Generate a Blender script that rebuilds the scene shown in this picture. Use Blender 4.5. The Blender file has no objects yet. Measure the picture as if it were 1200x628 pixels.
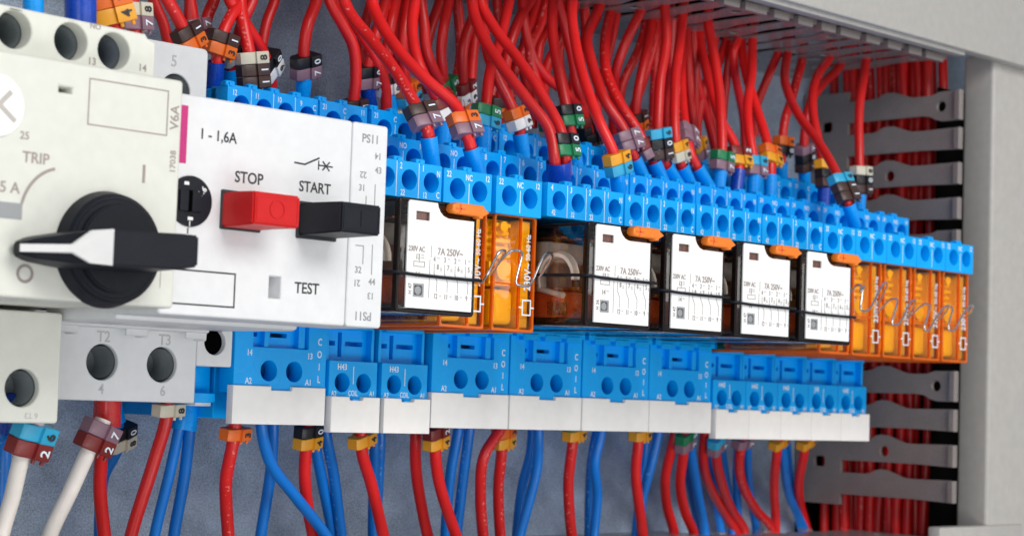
import bpy, bmesh, math, random
from mathutils import Vector, Matrix
random.seed(7)
S = bpy.context.scene
COL = S.collection
# ---------------------------------------------------------------- camera
# world: X along the mounting rail, -Y towards the viewer, Z up, 1 unit = 1 cm.  "D" is the distance out of the panel (= -Y)
RX = Vector((2300, 234, 2250)).normalized()
_t = 2250.0**2/(234-2300*.034)
RZ = Vector((.034*_t, -_t, 2250)); RZ = (RZ-RX*RZ.dot(RX)).normalized()
RY = RZ.cross(RX)
R = Matrix((RX, RY, RZ))                         # optical (right, down, forward) -> world
CAM = R @ (-47.2*Vector(((503-600)/2250, (508-314)/2250, 1)))
def ray(u, v): return R @ Vector(((u-600)/2250, (v-314)/2250, 1))
def at(u, v, D):
    d = ray(u, v); return CAM+d*((-D-CAM.y)/d.y)
def atZ(u, v, z):
    d = ray(u, v); return CAM+d*((z-CAM.z)/d.z)
cd = bpy.data.cameras.new('camera'); cam = bpy.data.objects.new('camera', cd); COL.objects.link(cam)
cd.sensor_width = 36; cd.lens = 2250/1200*36; cd.clip_end = 500; cd.clip_start = 1
right = Vector((R[0][0], R[1][0], R[2][0])); down = Vector((R[0][1], R[1][1], R[2][1])); fwd = Vector((R[0][2], R[1][2], R[2][2]))
m = Matrix((right, -down, -fwd)).transposed().to_4x4(); m.translation = CAM
cam.matrix_world = m; S.camera = cam
cd.dof.use_dof = True; cd.dof.focus_distance = 43.0; cd.dof.aperture_fstop = 0.34
# ---------------------------------------------------------------- light
S.view_settings.view_transform = 'Standard'; S.view_settings.look = 'None'; S.view_settings.exposure = 0; S.view_settings.gamma = 1
W = bpy.data.worlds.new('World'); S.world = W; W.use_nodes = True
W.node_tree.nodes['Background'].inputs[0].default_value = (.90, .94, 1.0, 1)
W.node_tree.nodes['Background'].inputs[1].default_value = .33
def area(name, loc, target, size, power, color=(1, 1, 1)):
    l = bpy.data.lights.new(name, 'AREA'); l.shape = 'RECTANGLE'; l.size, l.size_y = size; l.energy = power; l.color = color
    o = bpy.data.objects.new(name, l); COL.objects.link(o); o.location = loc
    o.rotation_euler = (Vector(target)-Vector(loc)).to_track_quat('-Z', 'Y').to_euler(); return o
area('softbox_key', (-8, -75, 42), (2, 0, 4), (42, 30), 39500, (1, .98, .95))
area('softbox_fill', (-62, -52, -6), (2, 0, 4), (30, 44), 11500, (.93, .97, 1))
area('softbox_side', (45, -80, 12), (8, 0, 4), (40, 30), 9000, (1, .97, .94))
area('fill_low', (0, -72, -30), (4, 0, 0), (60, 22), 17000, (1, .98, .96))  # fill lamp added to brighten the dim lower terminals
S.cycles.use_denoising = True
S.cycles.max_bounces = 10; S.cycles.transparent_max_bounces = 24
# ---------------------------------------------------------------- materials
def nt(name):
    m = bpy.data.materials.new(name); m.use_nodes = True
    return m, m.node_tree.nodes, m.node_tree.links, m.node_tree.nodes['Principled BSDF']
def plastic(name, col, rough=.4, bump=.05, scale=14, var=.06, spec=.5, coat=0, metal=0, sss=0):
    m, N, L, P = nt(name)
    tc = N.new('ShaderNodeTexCoord')
    n = N.new('ShaderNodeTexNoise'); n.inputs['Scale'].default_value = scale*.12; n.inputs['Detail'].default_value = 6
    n2 = N.new('ShaderNodeTexNoise'); n2.inputs['Scale'].default_value = scale; n2.inputs['Detail'].default_value = 3
    L.new(tc.outputs['Object'], n.inputs[0]); L.new(tc.outputs['Object'], n2.inputs[0])
    mr = N.new('ShaderNodeMapRange'); mr.inputs[3].default_value = 1-var; mr.inputs[4].default_value = 1+var; mr.inputs[1].default_value = .3; mr.inputs[2].default_value = .7
    L.new(n.outputs[0], mr.inputs[0])
    mx = N.new('ShaderNodeVectorMath'); mx.operation = 'SCALE'; mx.inputs[0].default_value = col
    L.new(mr.outputs[0], mx.inputs['Scale']); L.new(mx.outputs[0], P.inputs['Base Color'])
    r = N.new('ShaderNodeMapRange'); r.inputs[3].default_value = max(.04, rough-.09); r.inputs[4].default_value = rough+.09; r.inputs[1].default_value = .3; r.inputs[2].default_value = .7
    L.new(n2.outputs[0], r.inputs[0]); L.new(r.outputs[0], P.inputs['Roughness'])
    if bump:
        b = N.new('ShaderNodeBump'); b.inputs['Strength'].default_value = bump; b.inputs['Distance'].default_value = .02
        L.new(n2.outputs[0], b.inputs['Height']); L.new(b.outputs[0], P.inputs['Normal'])
    P.inputs['Specular IOR Level'].default_value = spec; P.inputs['Coat Weight'].default_value = coat; P.inputs['Metallic'].default_value = metal
    if sss:
        P.inputs['Subsurface Weight'].default_value = sss; P.inputs['Subsurface Radius'].default_value = (.1, .1, .1)
    return m
def cable(name, col, mark=(1, .55, .5)):
    """glossy cable sheath with faint printed characters running along one side (UV: u round the wire, v along it in cm)"""
    m, N, L, P = nt(name)
    uv = N.new('ShaderNodeUVMap'); sep = N.new('ShaderNodeSeparateXYZ'); L.new(uv.outputs[0], sep.inputs[0])
    vor = N.new('ShaderNodeTexNoise'); vor.inputs['Scale'].default_value = 1; vor.inputs['Detail'].default_value = 2
    mp = N.new('ShaderNodeVectorMath'); mp.operation = 'MULTIPLY'; mp.inputs[1].default_value = (9, 11, 1)
    oi = N.new('ShaderNodeObjectInfo'); ad = N.new('ShaderNodeVectorMath'); ad.operation = 'ADD'
    cmb = N.new('ShaderNodeCombineXYZ'); ml = N.new('ShaderNodeMath'); ml.operation = 'MULTIPLY'; ml.inputs[1].default_value = 40
    L.new(oi.outputs['Random'], ml.inputs[0]); L.new(ml.outputs[0], cmb.inputs[2])
    L.new(uv.outputs[0], mp.inputs[0]); L.new(mp.outputs[0], ad.inputs[0]); L.new(cmb.outputs[0], ad.inputs[1]); L.new(ad.outputs[0], vor.inputs[0])
    gt = N.new('ShaderNodeMath'); gt.operation = 'GREATER_THAN'; gt.inputs[1].default_value = .60; L.new(vor.outputs[0], gt.inputs[0])
    # stripe band round the sheath, turned by a random amount per wire
    a1 = N.new('ShaderNodeMath'); a1.operation = 'ADD'; L.new(sep.outputs[0], a1.inputs[0]); L.new(oi.outputs['Random'], a1.inputs[1])
    fr = N.new('ShaderNodeMath'); fr.operation = 'FRACT'; L.new(a1.outputs[0], fr.inputs[0])
    cp = N.new('ShaderNodeMath'); cp.operation = 'COMPARE'; cp.inputs[1].default_value = .5; cp.inputs[2].default_value = .055; L.new(fr.outputs[0], cp.inputs[0])
    ms = N.new('ShaderNodeMath'); ms.operation = 'MULTIPLY'; L.new(gt.outputs[0], ms.inputs[0]); L.new(cp.outputs[0], ms.inputs[1])
    m2 = N.new('ShaderNodeMath'); m2.operation = 'MULTIPLY'; m2.inputs[1].default_value = .3; L.new(ms.outputs[0], m2.inputs[0])
    tc = N.new('ShaderNodeTexCoord'); nz = N.new('ShaderNodeTexNoise'); nz.inputs['Scale'].default_value = 1.6; nz.inputs['Detail'].default_value = 5; L.new(tc.outputs['Object'], nz.inputs[0])
    c0 = N.new('ShaderNodeMixRGB'); c0.inputs[1].default_value = tuple(c*.8 for c in col)+(1,); c0.inputs[2].default_value = tuple(min(1, c*1.2) for c in col)+(1,); L.new(nz.outputs[0], c0.inputs[0])
    c1 = N.new('ShaderNodeMixRGB'); c1.inputs[2].default_value = mark+(1,); L.new(c0.outputs[0], c1.inputs[1]); L.new(m2.outputs[0], c1.inputs[0])
    hv = N.new('ShaderNodeHueSaturation'); vr = N.new('ShaderNodeMapRange'); vr.inputs[3].default_value = .78; vr.inputs[4].default_value = 1.12; L.new(oi.outputs['Random'], vr.inputs[0]); L.new(vr.outputs[0], hv.inputs['Value']); L.new(c1.outputs[0], hv.inputs['Color'])
    L.new(hv.outputs[0], P.inputs['Base Color'])
    n3 = N.new('ShaderNodeTexNoise'); n3.inputs['Scale'].default_value = 22; n3.inputs['Detail'].default_value = 3; L.new(tc.outputs['Object'], n3.inputs[0])
    b = N.new('ShaderNodeBump'); b.inputs['Strength'].default_value = .10; b.inputs['Distance'].default_value = .02; L.new(n3.outputs[0], b.inputs['Height']); L.new(b.outputs[0], P.inputs['Normal'])
    P.inputs['Roughness'].default_value = .36; P.inputs['Specular IOR Level'].default_value = .5
    return m
def clear(name, tint, gloss=.12, rough=.08):
    """clear moulded cover: tinted see-through body with a fresnel gloss"""
    m, N, L, P = nt(name); N.remove(P)
    t = N.new('ShaderNodeBsdfTransparent'); t.inputs[0].default_value = tint+(1,)
    g = N.new('ShaderNodeBsdfGlossy'); g.inputs['Roughness'].default_value = rough
    lw = N.new('ShaderNodeFresnel'); lw.inputs[0].default_value = 1.5
    tc = N.new('ShaderNodeTexCoord'); nz = N.new('ShaderNodeTexNoise'); nz.inputs['Scale'].default_value = 3; L.new(tc.outputs['Object'], nz.inputs[0])
    b = N.new('ShaderNodeBump'); b.inputs['Strength'].default_value = .15; b.inputs['Distance'].default_value = .05; L.new(nz.outputs[0], b.inputs['Height']); L.new(b.outputs[0], g.inputs['Normal'])
    a = N.new('ShaderNodeMath'); a.operation = 'ADD'; a.inputs[1].default_value = gloss; L.new(lw.outputs[0], a.inputs[0])
    mx = N.new('ShaderNodeMixShader'); L.new(a.outputs[0], mx.inputs[0]); L.new(t.outputs[0], mx.inputs[1]); L.new(g.outputs[0], mx.inputs[2])
    L.new(mx.outputs[0], N['Material Output'].inputs[0]); return m
M = {}
M['blue'] = plastic('socket_blue', (.0, .40, .98), .34, .08, 10, .05, spec=.24)
M['blue_bore'] = plastic('screw_shade_blue', (.0, .075, .24), .5, .1, 10, .05, spec=.2)  # darker blue puts the shade of the holes into the screws
M['blue_ferrule'] = plastic('ferrule_blue', (.0, .33, .92), .3, .03, 8, .05, spec=.4)
M['navy_ferrule'] = plastic('ferrule_navy', (.004, .055, .42), .28, .03, 8, .08)
M['red_ferrule'] = plastic('ferrule_red', (.62, .02, .02), .3, .03, 8, .05)
M['pink_ferrule'] = plastic('ferrule_pink', (.6, .42, .45), .4)
M['cream'] = plastic('breaker_cream', (.71, .715, .645), .45, .08, 30, .03)
M['white'] = plastic('breaker_white', (.75, .76, .77), .42, .08, 30, .03)
M['cover'] = plastic('cover_white', (.88, .87, .85), .5, .08, 25, .03)
M['label'] = plastic('label_white', (.90, .91, .91), .45, .03, 25, .015)
M['black'] = plastic('knob_black', (.010, .012, .018), .45, .25, 40, .1, spec=.2)
M['red_btn'] = plastic('button_red', (.60, .010, .012), .42, .2, 40, .04, spec=.25)
M['ink'] = plastic('print_brown_grey', (.34, .285, .265), .6, 0)
M['ink_pale'] = plastic('print_pale', (.50, .47, .43), .6, 0)
M['emboss'] = plastic('embossed_grey', (.52, .52, .51), .5, 0)
M['ink_black'] = plastic('print_black', (.03, .03, .035), .6, 0)
M['ink_white'] = plastic('print_white', (.78, .86, .92), .6, 0)
M['magenta'] = plastic('magenta_strip', (.55, .02, .19), .5, .02)
M['duct'] = plastic('duct_grey', (.23, .20, .19), .30, .12, 20, .05, coat=.25)
M['frame'] = plastic('frame_paint', (.45, .435, .41), .42, .3, 30, .05)
M['dark'] = plastic('interior_shade', (.0015, .0012, .0012), .9, 0, spec=.02)  # near black stands in for shade inside ducts, bores and slots
M['screw'] = plastic('screw_steel', (.35, .36, .38), .35, .1, 20, .2, metal=.9)
M['grey_bore'] = plastic('terminal_bore_grey', (.30, .31, .32), .4, .05, 10, .1)
M['shaded_bore'] = plastic('terminal_steel_shaded', (.27, .30, .31), .35, .1, 12, .2, spec=.6)  # screw steel and bore lining, shade of the hole put into the grey
M['steel'] = plastic('spring_steel', (.62, .63, .65), .2, .05, 30, .1, metal=1)
M['indicator'] = plastic('indicator_brown', (.16, .075, .06), .3, .05)
M['copper'] = plastic('copper_contact', (.55, .22, .08), .3, .1, 20, .3, metal=.8)
M['coil'] = plastic('coil_winding', (.85, .13, .03), .3, .3, 24, .3)
M['beige'] = plastic('bobbin_beige', (.85, .78, .68), .4, .1, 20, .1)
M['smoke'] = clear('smoky_clear_cover', (.96, .93, .91), .05)
M['smoke_rim'] = plastic('cover_rim_dark', (.010, .006, .005), .2, .05, 10, .2, spec=.25)
M['orange_lever'] = plastic('lever_orange', (.92, .22, .015), .4, .05, 20, .05)
M['amber_clear'] = clear('amber_clear_cover', (1, .82, .30), .03)
def half_clear(name, col, tint, f):
    m = plastic(name, col, .2, .05, 10, .1, coat=.3); N, L = m.node_tree.nodes, m.node_tree.links
    t = N.new('ShaderNodeBsdfTransparent'); t.inputs[0].default_value = tint+(1,); mx = N.new('ShaderNodeMixShader'); mx.inputs[0].default_value = f
    L.new(t.outputs[0], mx.inputs[1]); L.new(N['Principled BSDF'].outputs[0], mx.inputs[2]); L.new(mx.outputs[0], N['Material Output'].inputs[0]); return m
M['amber_rim'] = half_clear('amber_rim', (1.0, .22, .008), (1.0, .5, .06), .55)
M['amber_inner'] = plastic('amber_inner', (1.0, .66, .06), .22, .4, 5, .3, coat=.5)
M['red_wire'] = cable('red_cable', (.72, .012, .012))
M['blue_wire'] = cable('blue_cable', (.0, .185, .68), (.4, .7, 1))
M['white_wire'] = cable('white_cable', (.86, .78, .72), (.6, .55, .5))
MK = {'0': (.010, .010, .013), '1': (.055, .026, .022), '2': (.20, .016, .014), '3': (.78, .15, .015), '4': (.82, .36, .02), '5': (.012, .20, .075), '6': (.03, .38, .62), '7': (.26, .145, .19), '8': (.62, .58, .46), '9': (.80, .80, .80)}
KN = {'0': 'black', '1': 'brown', '2': 'dark red', '3': 'orange', '4': 'amber', '5': 'green', '6': 'cyan', '7': 'mauve', '8': 'beige', '9': 'white'}
for k, c in MK.items(): M['mk'+k] = plastic('marker_'+KN[k].replace(' ', '_'), c, .4, .06, 25, .05)
# galvanised back plate
def galv():
    m, N, L, P = nt('galvanised_sheet')
    tc = N.new('ShaderNodeTexCoord')
    v = N.new('ShaderNodeTexVoronoi'); v.inputs['Scale'].default_value = 2.2; v.inputs['Randomness'].default_value = 1
    n = N.new('ShaderNodeTexNoise'); n.inputs['Scale'].default_value = .55; n.inputs['Detail'].default_value = 9; n.inputs['Roughness'].default_value = .7
    s = N.new('ShaderNodeTexNoise'); s.inputs['Scale'].default_value = 22; s.inputs['Detail'].default_value = 6
    for x in (v, n, s): L.new(tc.outputs['Object'], x.inputs['Vector'])
    a = N.new('ShaderNodeMixRGB'); a.blend_type = 'MIX'; a.inputs[0].default_value = .10; L.new(n.outputs[0], a.inputs[1]); L.new(v.outputs['Color'], a.inputs[2])
    b2 = N.new('ShaderNodeMixRGB'); b2.inputs[0].default_value = .5; L.new(a.outputs[0], b2.inputs[1]); L.new(s.outputs[0], b2.inputs[2])
    cr = N.new('ShaderNodeValToRGB'); cr.color_ramp.elements[0].position = .36; cr.color_ramp.elements[0].color = (.20, .25, .32, 1); cr.color_ramp.elements[1].position = .64; cr.color_ramp.elements[1].color = (.58, .70, .86, 1)
    L.new(b2.outputs[0], cr.inputs[0]); L.new(cr.outputs[0], P.inputs['Base Color'])
    P.inputs['Metallic'].default_value = .3
    rr = N.new('ShaderNodeMapRange'); rr.inputs[3].default_value = .34; rr.inputs[4].default_value = .62; L.new(b2.outputs[0], rr.inputs[0]); L.new(rr.outputs[0], P.inputs['Roughness'])
    b = N.new('ShaderNodeBump'); b.inputs['Strength'].default_value = .2; b.inputs['Distance'].default_value = .03; L.new(s.outputs[0], b.inputs['Height']); L.new(b.outputs[0], P.inputs['Normal'])
    return m
M['galv'] = galv()
# ---------------------------------------------------------------- helpers
def tag(o, label, cat, group=None, kind=None):
    if kind: o['kind'] = kind
    if label: o['label'] = label
    if cat: o['category'] = cat
    if group: o['group'] = group
    return o
def thing(name, label, cat, loc, group=None):
    o = bpy.data.objects.new(name, None); COL.objects.link(o); o.location = loc; o.empty_display_size = .2
    return tag(o, label, cat, group)
def origin(p):
    v = Vector((0, 0, 0))
    while p is not None: v += p.location; p = p.parent
    return v
def obj(name, bm, mat, parent=None, smooth=False, label=None):
    """world-space bmesh -> one mesh object"""
    me = bpy.data.meshes.new(name)
    if parent is not None: bmesh.ops.translate(bm, verts=bm.verts, vec=-origin(parent))
    bmesh.ops.recalc_face_normals(bm, faces=bm.faces)
    bm.to_mesh(me); bm.free(); me.materials.append(M[mat] if isinstance(mat, str) else mat)
    if smooth:
        me.polygons.foreach_set('use_smooth', [True]*len(me.polygons))
        try: me.set_sharp_from_angle(angle=math.radians(38))
        except Exception: pass
    o = bpy.data.objects.new(name, me); COL.objects.link(o)
    if parent is not None: o.parent = parent
    if label: o['label'] = label
    return o
def BM(): return bmesh.new()
def box(bm, x0, x1, d0, d1, z0, z1, bev=0, seg=2):
    b = bmesh.new(); bmesh.ops.create_cube(b, size=1)
    bmesh.ops.scale(b, vec=(x1-x0, d1-d0, z1-z0), verts=b.verts)
    bmesh.ops.translate(b, vec=((x0+x1)/2, -(d0+d1)/2, (z0+z1)/2), verts=b.verts)
    if bev: bmesh.ops.bevel(b, geom=b.edges[:], offset=bev, segments=seg, affect='EDGES', profile=.5)
    merge(bm, b)
def merge(bm, b, mat=None):
    if mat is not None: bmesh.ops.transform(b, matrix=mat, verts=b.verts)
    me = bpy.data.meshes.new('tmp'); b.to_mesh(me); b.free(); bm.from_mesh(me); bpy.data.meshes.remove(me)
def cyl(bm, p0, p1, r0, r1=None, n=20, cap=True):
    p0, p1 = Vector(p0), Vector(p1); r1 = r0 if r1 is None else r1
    b = bmesh.new(); bmesh.ops.create_cone(b, cap_ends=cap, segments=n, radius1=r0, radius2=r1, depth=(p1-p0).length)
    q = (p1-p0).to_track_quat('Z', 'Y').to_matrix().to_4x4(); q.translation = (p0+p1)/2
    merge(bm, b, q)
FRONT = Matrix(((1, 0, 0, 0), (0, 0, -1, 0), (0, 1, 0, 0), (0, 0, 0, 1)))   # plane XY facing +Z -> world XZ facing the viewer
def plate_mesh(loops, depth, bev=0.0, seg=2):
    """filled 2D outlines (first outer, others holes), extruded from z=-depth to 0"""
    cu = bpy.data.curves.new('tmp', 'CURVE'); cu.dimensions = '2D'; cu.fill_mode = 'BOTH'; cu.extrude = depth/2-bev; cu.bevel_depth = bev; cu.bevel_resolution = seg; cu.offset = -bev
    for lp in loops:
        s = cu.splines.new('POLY'); s.points.add(len(lp)-1); s.use_cyclic_u = True
        for i, (x, y) in enumerate(lp): s.points[i].co = (x, y, 0, 1)
    o = bpy.data.objects.new('tmp', cu); me = bpy.data.meshes.new_from_object(o)
    bpy.data.objects.remove(o); bpy.data.curves.remove(cu)
    for v in me.vertices: v.co.z -= depth/2
    return me
def plate(bm, loops, D, depth, bev=0.0, seg=2, mat=None):
    me = plate_mesh(loops, depth, bev, seg)
    mt = mat if mat is not None else Matrix.Translation((0, -D, 0)) @ FRONT
    me.transform(mt); bm.from_mesh(me); bpy.data.meshes.remove(me)
def rect(x0, x1, z0, z1, r=0, n=5):
    if r <= 0: return [(x0, z0), (x1, z0), (x1, z1), (x0, z1)]
    out = []
    for cx, cz, a in ((x1-r, z0+r, -90), (x1-r, z1-r, 0), (x0+r, z1-r, 90), (x0+r, z0+r, 180)):
        for i in range(n+1):
            t = math.radians(a+90*i/n); out.append((cx+r*math.cos(t), cz+r*math.sin(t)))
    return out
def circ(x, z, r, n=28): return [(x+r*math.cos(2*math.pi*i/n), z+r*math.sin(2*math.pi*i/n)) for i in range(n)]
_txt = {}
def text_me(s, size, ext=.004):
    k = (s, size)
    if k not in _txt:
        cu = bpy.data.curves.new('tmp', 'FONT'); cu.body = s; cu.size = size; cu.extrude = ext; cu.align_x = 'CENTER'; cu.align_y = 'CENTER'; cu.resolution_u = 3; cu.offset = size*.014
        o = bpy.data.objects.new('tmp', cu); me = bpy.data.meshes.new_from_object(o); bpy.data.objects.remove(o); bpy.data.curves.remove(cu); _txt[k] = me
    return _txt[k]
def text(bm, s, x, z, D, size, rot=0, sx=1.0, mat=None):
    me = text_me(s, size).copy()
    mt = (mat if mat is not None else Matrix.Translation((x, -D-.003, z)) @ FRONT) @ Matrix.Rotation(math.radians(rot), 4, 'Z') @ Matrix.Diagonal((sx, 1, 1, 1))
    me.transform(mt); bm.from_mesh(me); bpy.data.meshes.remove(me)
def marks(parent, mat, **rows):
    """one printed part per named group of characters"""
    for nm, fns in rows.items():
        b = BM()
        for f, a in fns: f(b, *a)
        obj(nm, b, mat, parent)
def line(bm, pts, D, w=.02, t0=.004):
    """thin printed line made of flat bars"""
    for i, ((x0, z0), (x1, z1)) in enumerate(zip(pts, pts[1:])):
        t = t0+.0012*(i % 2)
        a = math.atan2(z1-z0, x1-x0); L_ = math.hypot(x1-x0, z1-z0)
        b = bmesh.new(); bmesh.ops.create_cube(b, size=1); bmesh.ops.scale(b, vec=(L_+w*.9, t, w), verts=b.verts)
        merge(bm, b, Matrix.Translation(((x0+x1)/2, -D-t/2-.001, (z0+z1)/2)) @ Matrix.Rotation(-a, 4, 'Y'))
def catmull(P, n=7):
    P = [Vector(p) for p in P]
    if len(P) == 2: return [P[0].lerp(P[1], i/n) for i in range(n+1)]
    Q = [P[0]*2-P[1]]+P+[P[-1]*2-P[-2]]; out = []
    for i in range(1, len(Q)-2):
        p0, p1, p2, p3 = Q[i-1:i+3]
        d1, d2, d0 = max((p2-p1).length**.5, 1e-4), max((p3-p2).length**.5, 1e-4), max((p1-p0).length**.5, 1e-4)
        m1 = (p1-p0)/d0-(p2-p0)/(d0+d1)+(p2-p1)/d1; m2 = (p2-p1)/d1-(p3-p1)/(d1+d2)+(p3-p2)/d2
        m1 *= d1; m2 *= d1
        for k in range(n):
            t = k/n; out.append((2*t**3-3*t*t+1)*p1+(t**3-2*t*t+t)*m1+(-2*t**3+3*t*t)*p2+(t**3-t*t)*m2)
    out.append(P[-1]); return out
def chaikin(P):
    for _ in range(3):
        Q = [P[0]]
        for a, c in zip(P, P[1:]): Q += [a.lerp(c, .17 if _ == 0 else .25), a.lerp(c, .83 if _ == 0 else .75)]
        P = Q+[P[-1]]
    return P
def tube(bm, pts, r, n=12, cap=True):
    """swept tube with a UV layer (round, along)"""
    uvl = bm.loops.layers.uv.verify(); rings = []; L_ = 0; Ls = []
    up = Vector((.3, -1, .1)).normalized()
    for i, p in enumerate(pts):
        tan = (pts[min(i+1, len(pts)-1)]-pts[max(i-1, 0)]).normalized()
        a = (up-tan*up.dot(tan)).normalized(); b = tan.cross(a); up = a
        if i: L_ += (p-pts[i-1]).length
        Ls.append(L_)
        rr = r if not callable(r) else r(i/(len(pts)-1))
        rings.append([bm.verts.new(p+(a*math.cos(2*math.pi*k/n)+b*math.sin(2*math.pi*k/n))*rr) for k in range(n)])
    for i in range(len(rings)-1):
        for k in range(n):
            f = bm.faces.new((rings[i][k], rings[i][(k+1) % n], rings[i+1][(k+1) % n], rings[i+1][k]))
            for lp, (uu, vv) in zip(f.loops, ((k/n, Ls[i]), ((k+1)/n, Ls[i]), ((k+1)/n, Ls[i+1]), (k/n, Ls[i+1]))): lp[uvl].uv = (uu, vv)
    if cap: bm.faces.new(rings[0][::-1]); bm.faces.new(rings[-1])
# ================================================================= THE SETTING
b = BM(); box(b, -34, 46, -4.55, -4.45, -14, 22); tag(obj('back_panel', b, 'galv'), 'blue grey galvanised sheet metal mounting plate behind the wiring', None, kind='structure')
# ================================================================= WIRING DUCTS
DW0, DW1 = -4.19, 1.81      # wall runs from the back plate to its lip
def finger(k, z):
    """outline of one duct finger as (d, z); z = its upper edge"""
    big = (k % 4 == 0)
    top = [(-2.57, z), (-1.6, z), (-1.38, z+.03), (-1.2, z+.13), (-1.0, z+.17), (-.72, z+.15), (-.35, z+.02), (-.05, z-.07), (.3, z-.08)]
    bot = [(.3, z-.72), (-2.57, z-.72)]
    if big: return top+[(.72, z-.07), (1.0, z+.02), (1.25, z+.02), (1.62, z+.02), (1.62, z-.94), (1.1, z-.94), (.85, z-.88), (.62, z-.76)]+bot
    return top+[(1.62, z-.06), (1.62, z-.76)]+bot
def duct_wall(k0, k1, ztop, extra, mat4, th=.13):
    """fingers k0..k1, pitch 1.1175 down from ztop, plus the strip they grow from"""
    b = BM(); P = 1.1175
    for k in range(k0, k1):
        z = ztop-P*k; lp = [finger(k, z)]
        if k % 4 == 0: lp.append(circ(1.06, z-.46, .17, 20)[::-1])
        if k % 4 == 2: lp.append(circ(-.85, z-.36, .17, 20)[::-1])
        plate(b, lp, 0, th, .012, 1, mat4)
        plate(b, [rect(1.60, 1.80, lp[0][9][1]-.01 if k % 4 else z+.02, z-.76 if k % 4 else z-.94)], 0, .26, .03, 1, mat4 @ Matrix.Translation((0, 0, .11)))
    z1, z0 = ztop+extra, ztop-P*k1+P-.72-extra
    holes = [rect(-3.62, -3.2, ztop-P*k-.96, ztop-P*k-.62, .08, 3)[::-1] for k in range(k0, k1) if k % 2 == 0 and z0+.3 < ztop-P*k-.96]
    plate(b, [rect(-4.4, -2.55, z0, z1)]+holes, 0, th+.01, .012, 1, mat4)
    return b
# vertical duct right of the devices: wall plane X = 20.6, local x -> D, local y -> Z, local z -> towards -X
VM = Matrix(((0, 0, -1, 20.6), (-1, 0, 0, 0), (0, 1, 0, 0), (0, 0, 0, 1)))
vd = thing('wiring_duct', 'upright grey slotted wiring duct filled with red wires at the right end', 'wiring duct', (22.5, 4.4, -3))
obj('slotted_wall', duct_wall(0, 12, 11.2, .34, VM), 'duct', vd, True)
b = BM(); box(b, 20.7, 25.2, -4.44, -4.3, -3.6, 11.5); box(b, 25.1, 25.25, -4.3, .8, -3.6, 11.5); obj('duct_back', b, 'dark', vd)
b = BM(); box(b, 20.76, 25.2, .80, .88, -3.3, 11.4); obj('duct_shade_sheet', b, 'dark', vd)  # black sheet added inside the duct to keep light out and read as shade
# horizontal duct above: wall plane Z = 12.05, local x -> D, local y -> X, normal down
HM = Matrix(((0, 1, 0, 0), (-1, 0, 0, 0), (0, 0, -1, 12.05), (0, 0, 0, 1)))
td = thing('wiring_duct', 'grey slotted wiring duct overhead that the red wires rise into', 'wiring duct', (2, 4.4, 12.05))
HT = Matrix.Translation((19.32+.2, 0, 0)) @ HM
o = obj('slotted_wall', duct_wall(0, 40, 0, .5, HT, .05), 'duct', td, True)
b = BM(); box(b, -26, 20.0, 1.5, 1.62, 12.1, 16.0, .03); obj('duct_side', b, 'duct', td)
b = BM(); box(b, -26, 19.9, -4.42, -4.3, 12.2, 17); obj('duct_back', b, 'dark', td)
# lower duct
bd = thing('wiring_duct', 'grey slotted wiring duct along the bottom that the lower wires drop into', 'wiring duct', (2, 4.4, -3))
HB = Matrix.Translation((21.5, 0, -3.0)) @ Matrix(((0, -1, 0, 0), (-1, 0, 0, 0), (0, 0, 1, 0), (0, 0, 0, 1)))
HB = Matrix(((0, 1, 0, 0), (-1, 0, 0, 0), (0, 0, 1, -3.0), (0, 0, 0, 1)))
obj('slotted_wall', duct_wall(-8, 34, 14.0, 0, HB, .05), 'duct', bd, True)
b = BM(); box(b, 19.3, 24.1, 1.7, 2.15, -7, -2.55, .06); obj('front_cover', b, 'frame', bd, True)
# ================================================================= CABINET FRAME
fr = thing('cabinet_frame', 'beige painted cabinet frame, a post at the right and a wide rail along the top', 'cabinet frame', (22.1, 0, -3))
b = BM(); box(b, 22.1, 34, .9, 2.05, -9, 12.6, .13, 4); obj('frame_post', b, 'frame', fr, True)
b = BM(); box(b, -34, 36, 2.02, 2.5, 12.28, 24, .05, 3); box(b, -34, 20.0, 1.92, 2.3, 12.16, 14, .03); obj('frame_rail', b, 'frame', fr, True)
# ================================================================= RELAY SOCKETS
def face_with_holes(b, x0, x1, z0, z1, D, holes, r, depth=.65, rr=.03):
    plate(b, [rect(x0, x1, z0, z1, rr, 3)]+[circ(x, z, r, 24)[::-1] for x, z in holes], D, depth, .012, 1)
def screws(t, holes, D, r, mat='blue_bore', n=20):
    for x, z in holes:
        b = BM(); cyl(b, (x, -D+.06, z), (x, -D-.05, z), r*.97, r*.92, n); line(b, [(x-r*.6, z-r*.3), (x+r*.6, z+r*.3)], D+.05, .05, .02)
        if mat == 'shaded_bore': cyl(b, (x, -D, z), (x, -D-.8, z), r*1.01, r*1.01, n, False); cyl(b, (x, -D, z), (x, -D-.8, z), r*.93, r*.93, n, False)  # grey tube lining the hole so its inside looks shaded
        obj('terminal_screw', b, mat, t, True)
def tabs(b, xs, z, D):
    for x in xs: box(b, x-.13, x+.13, D-.25, D-.02, z-.03, z+.09, .02, 1); box(b, x-.05, x+.05, D-.12, D+.02, z-.05, z+.05, .01, 1)
SOCK = 'relay sockets clipped side by side in the row'
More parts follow.
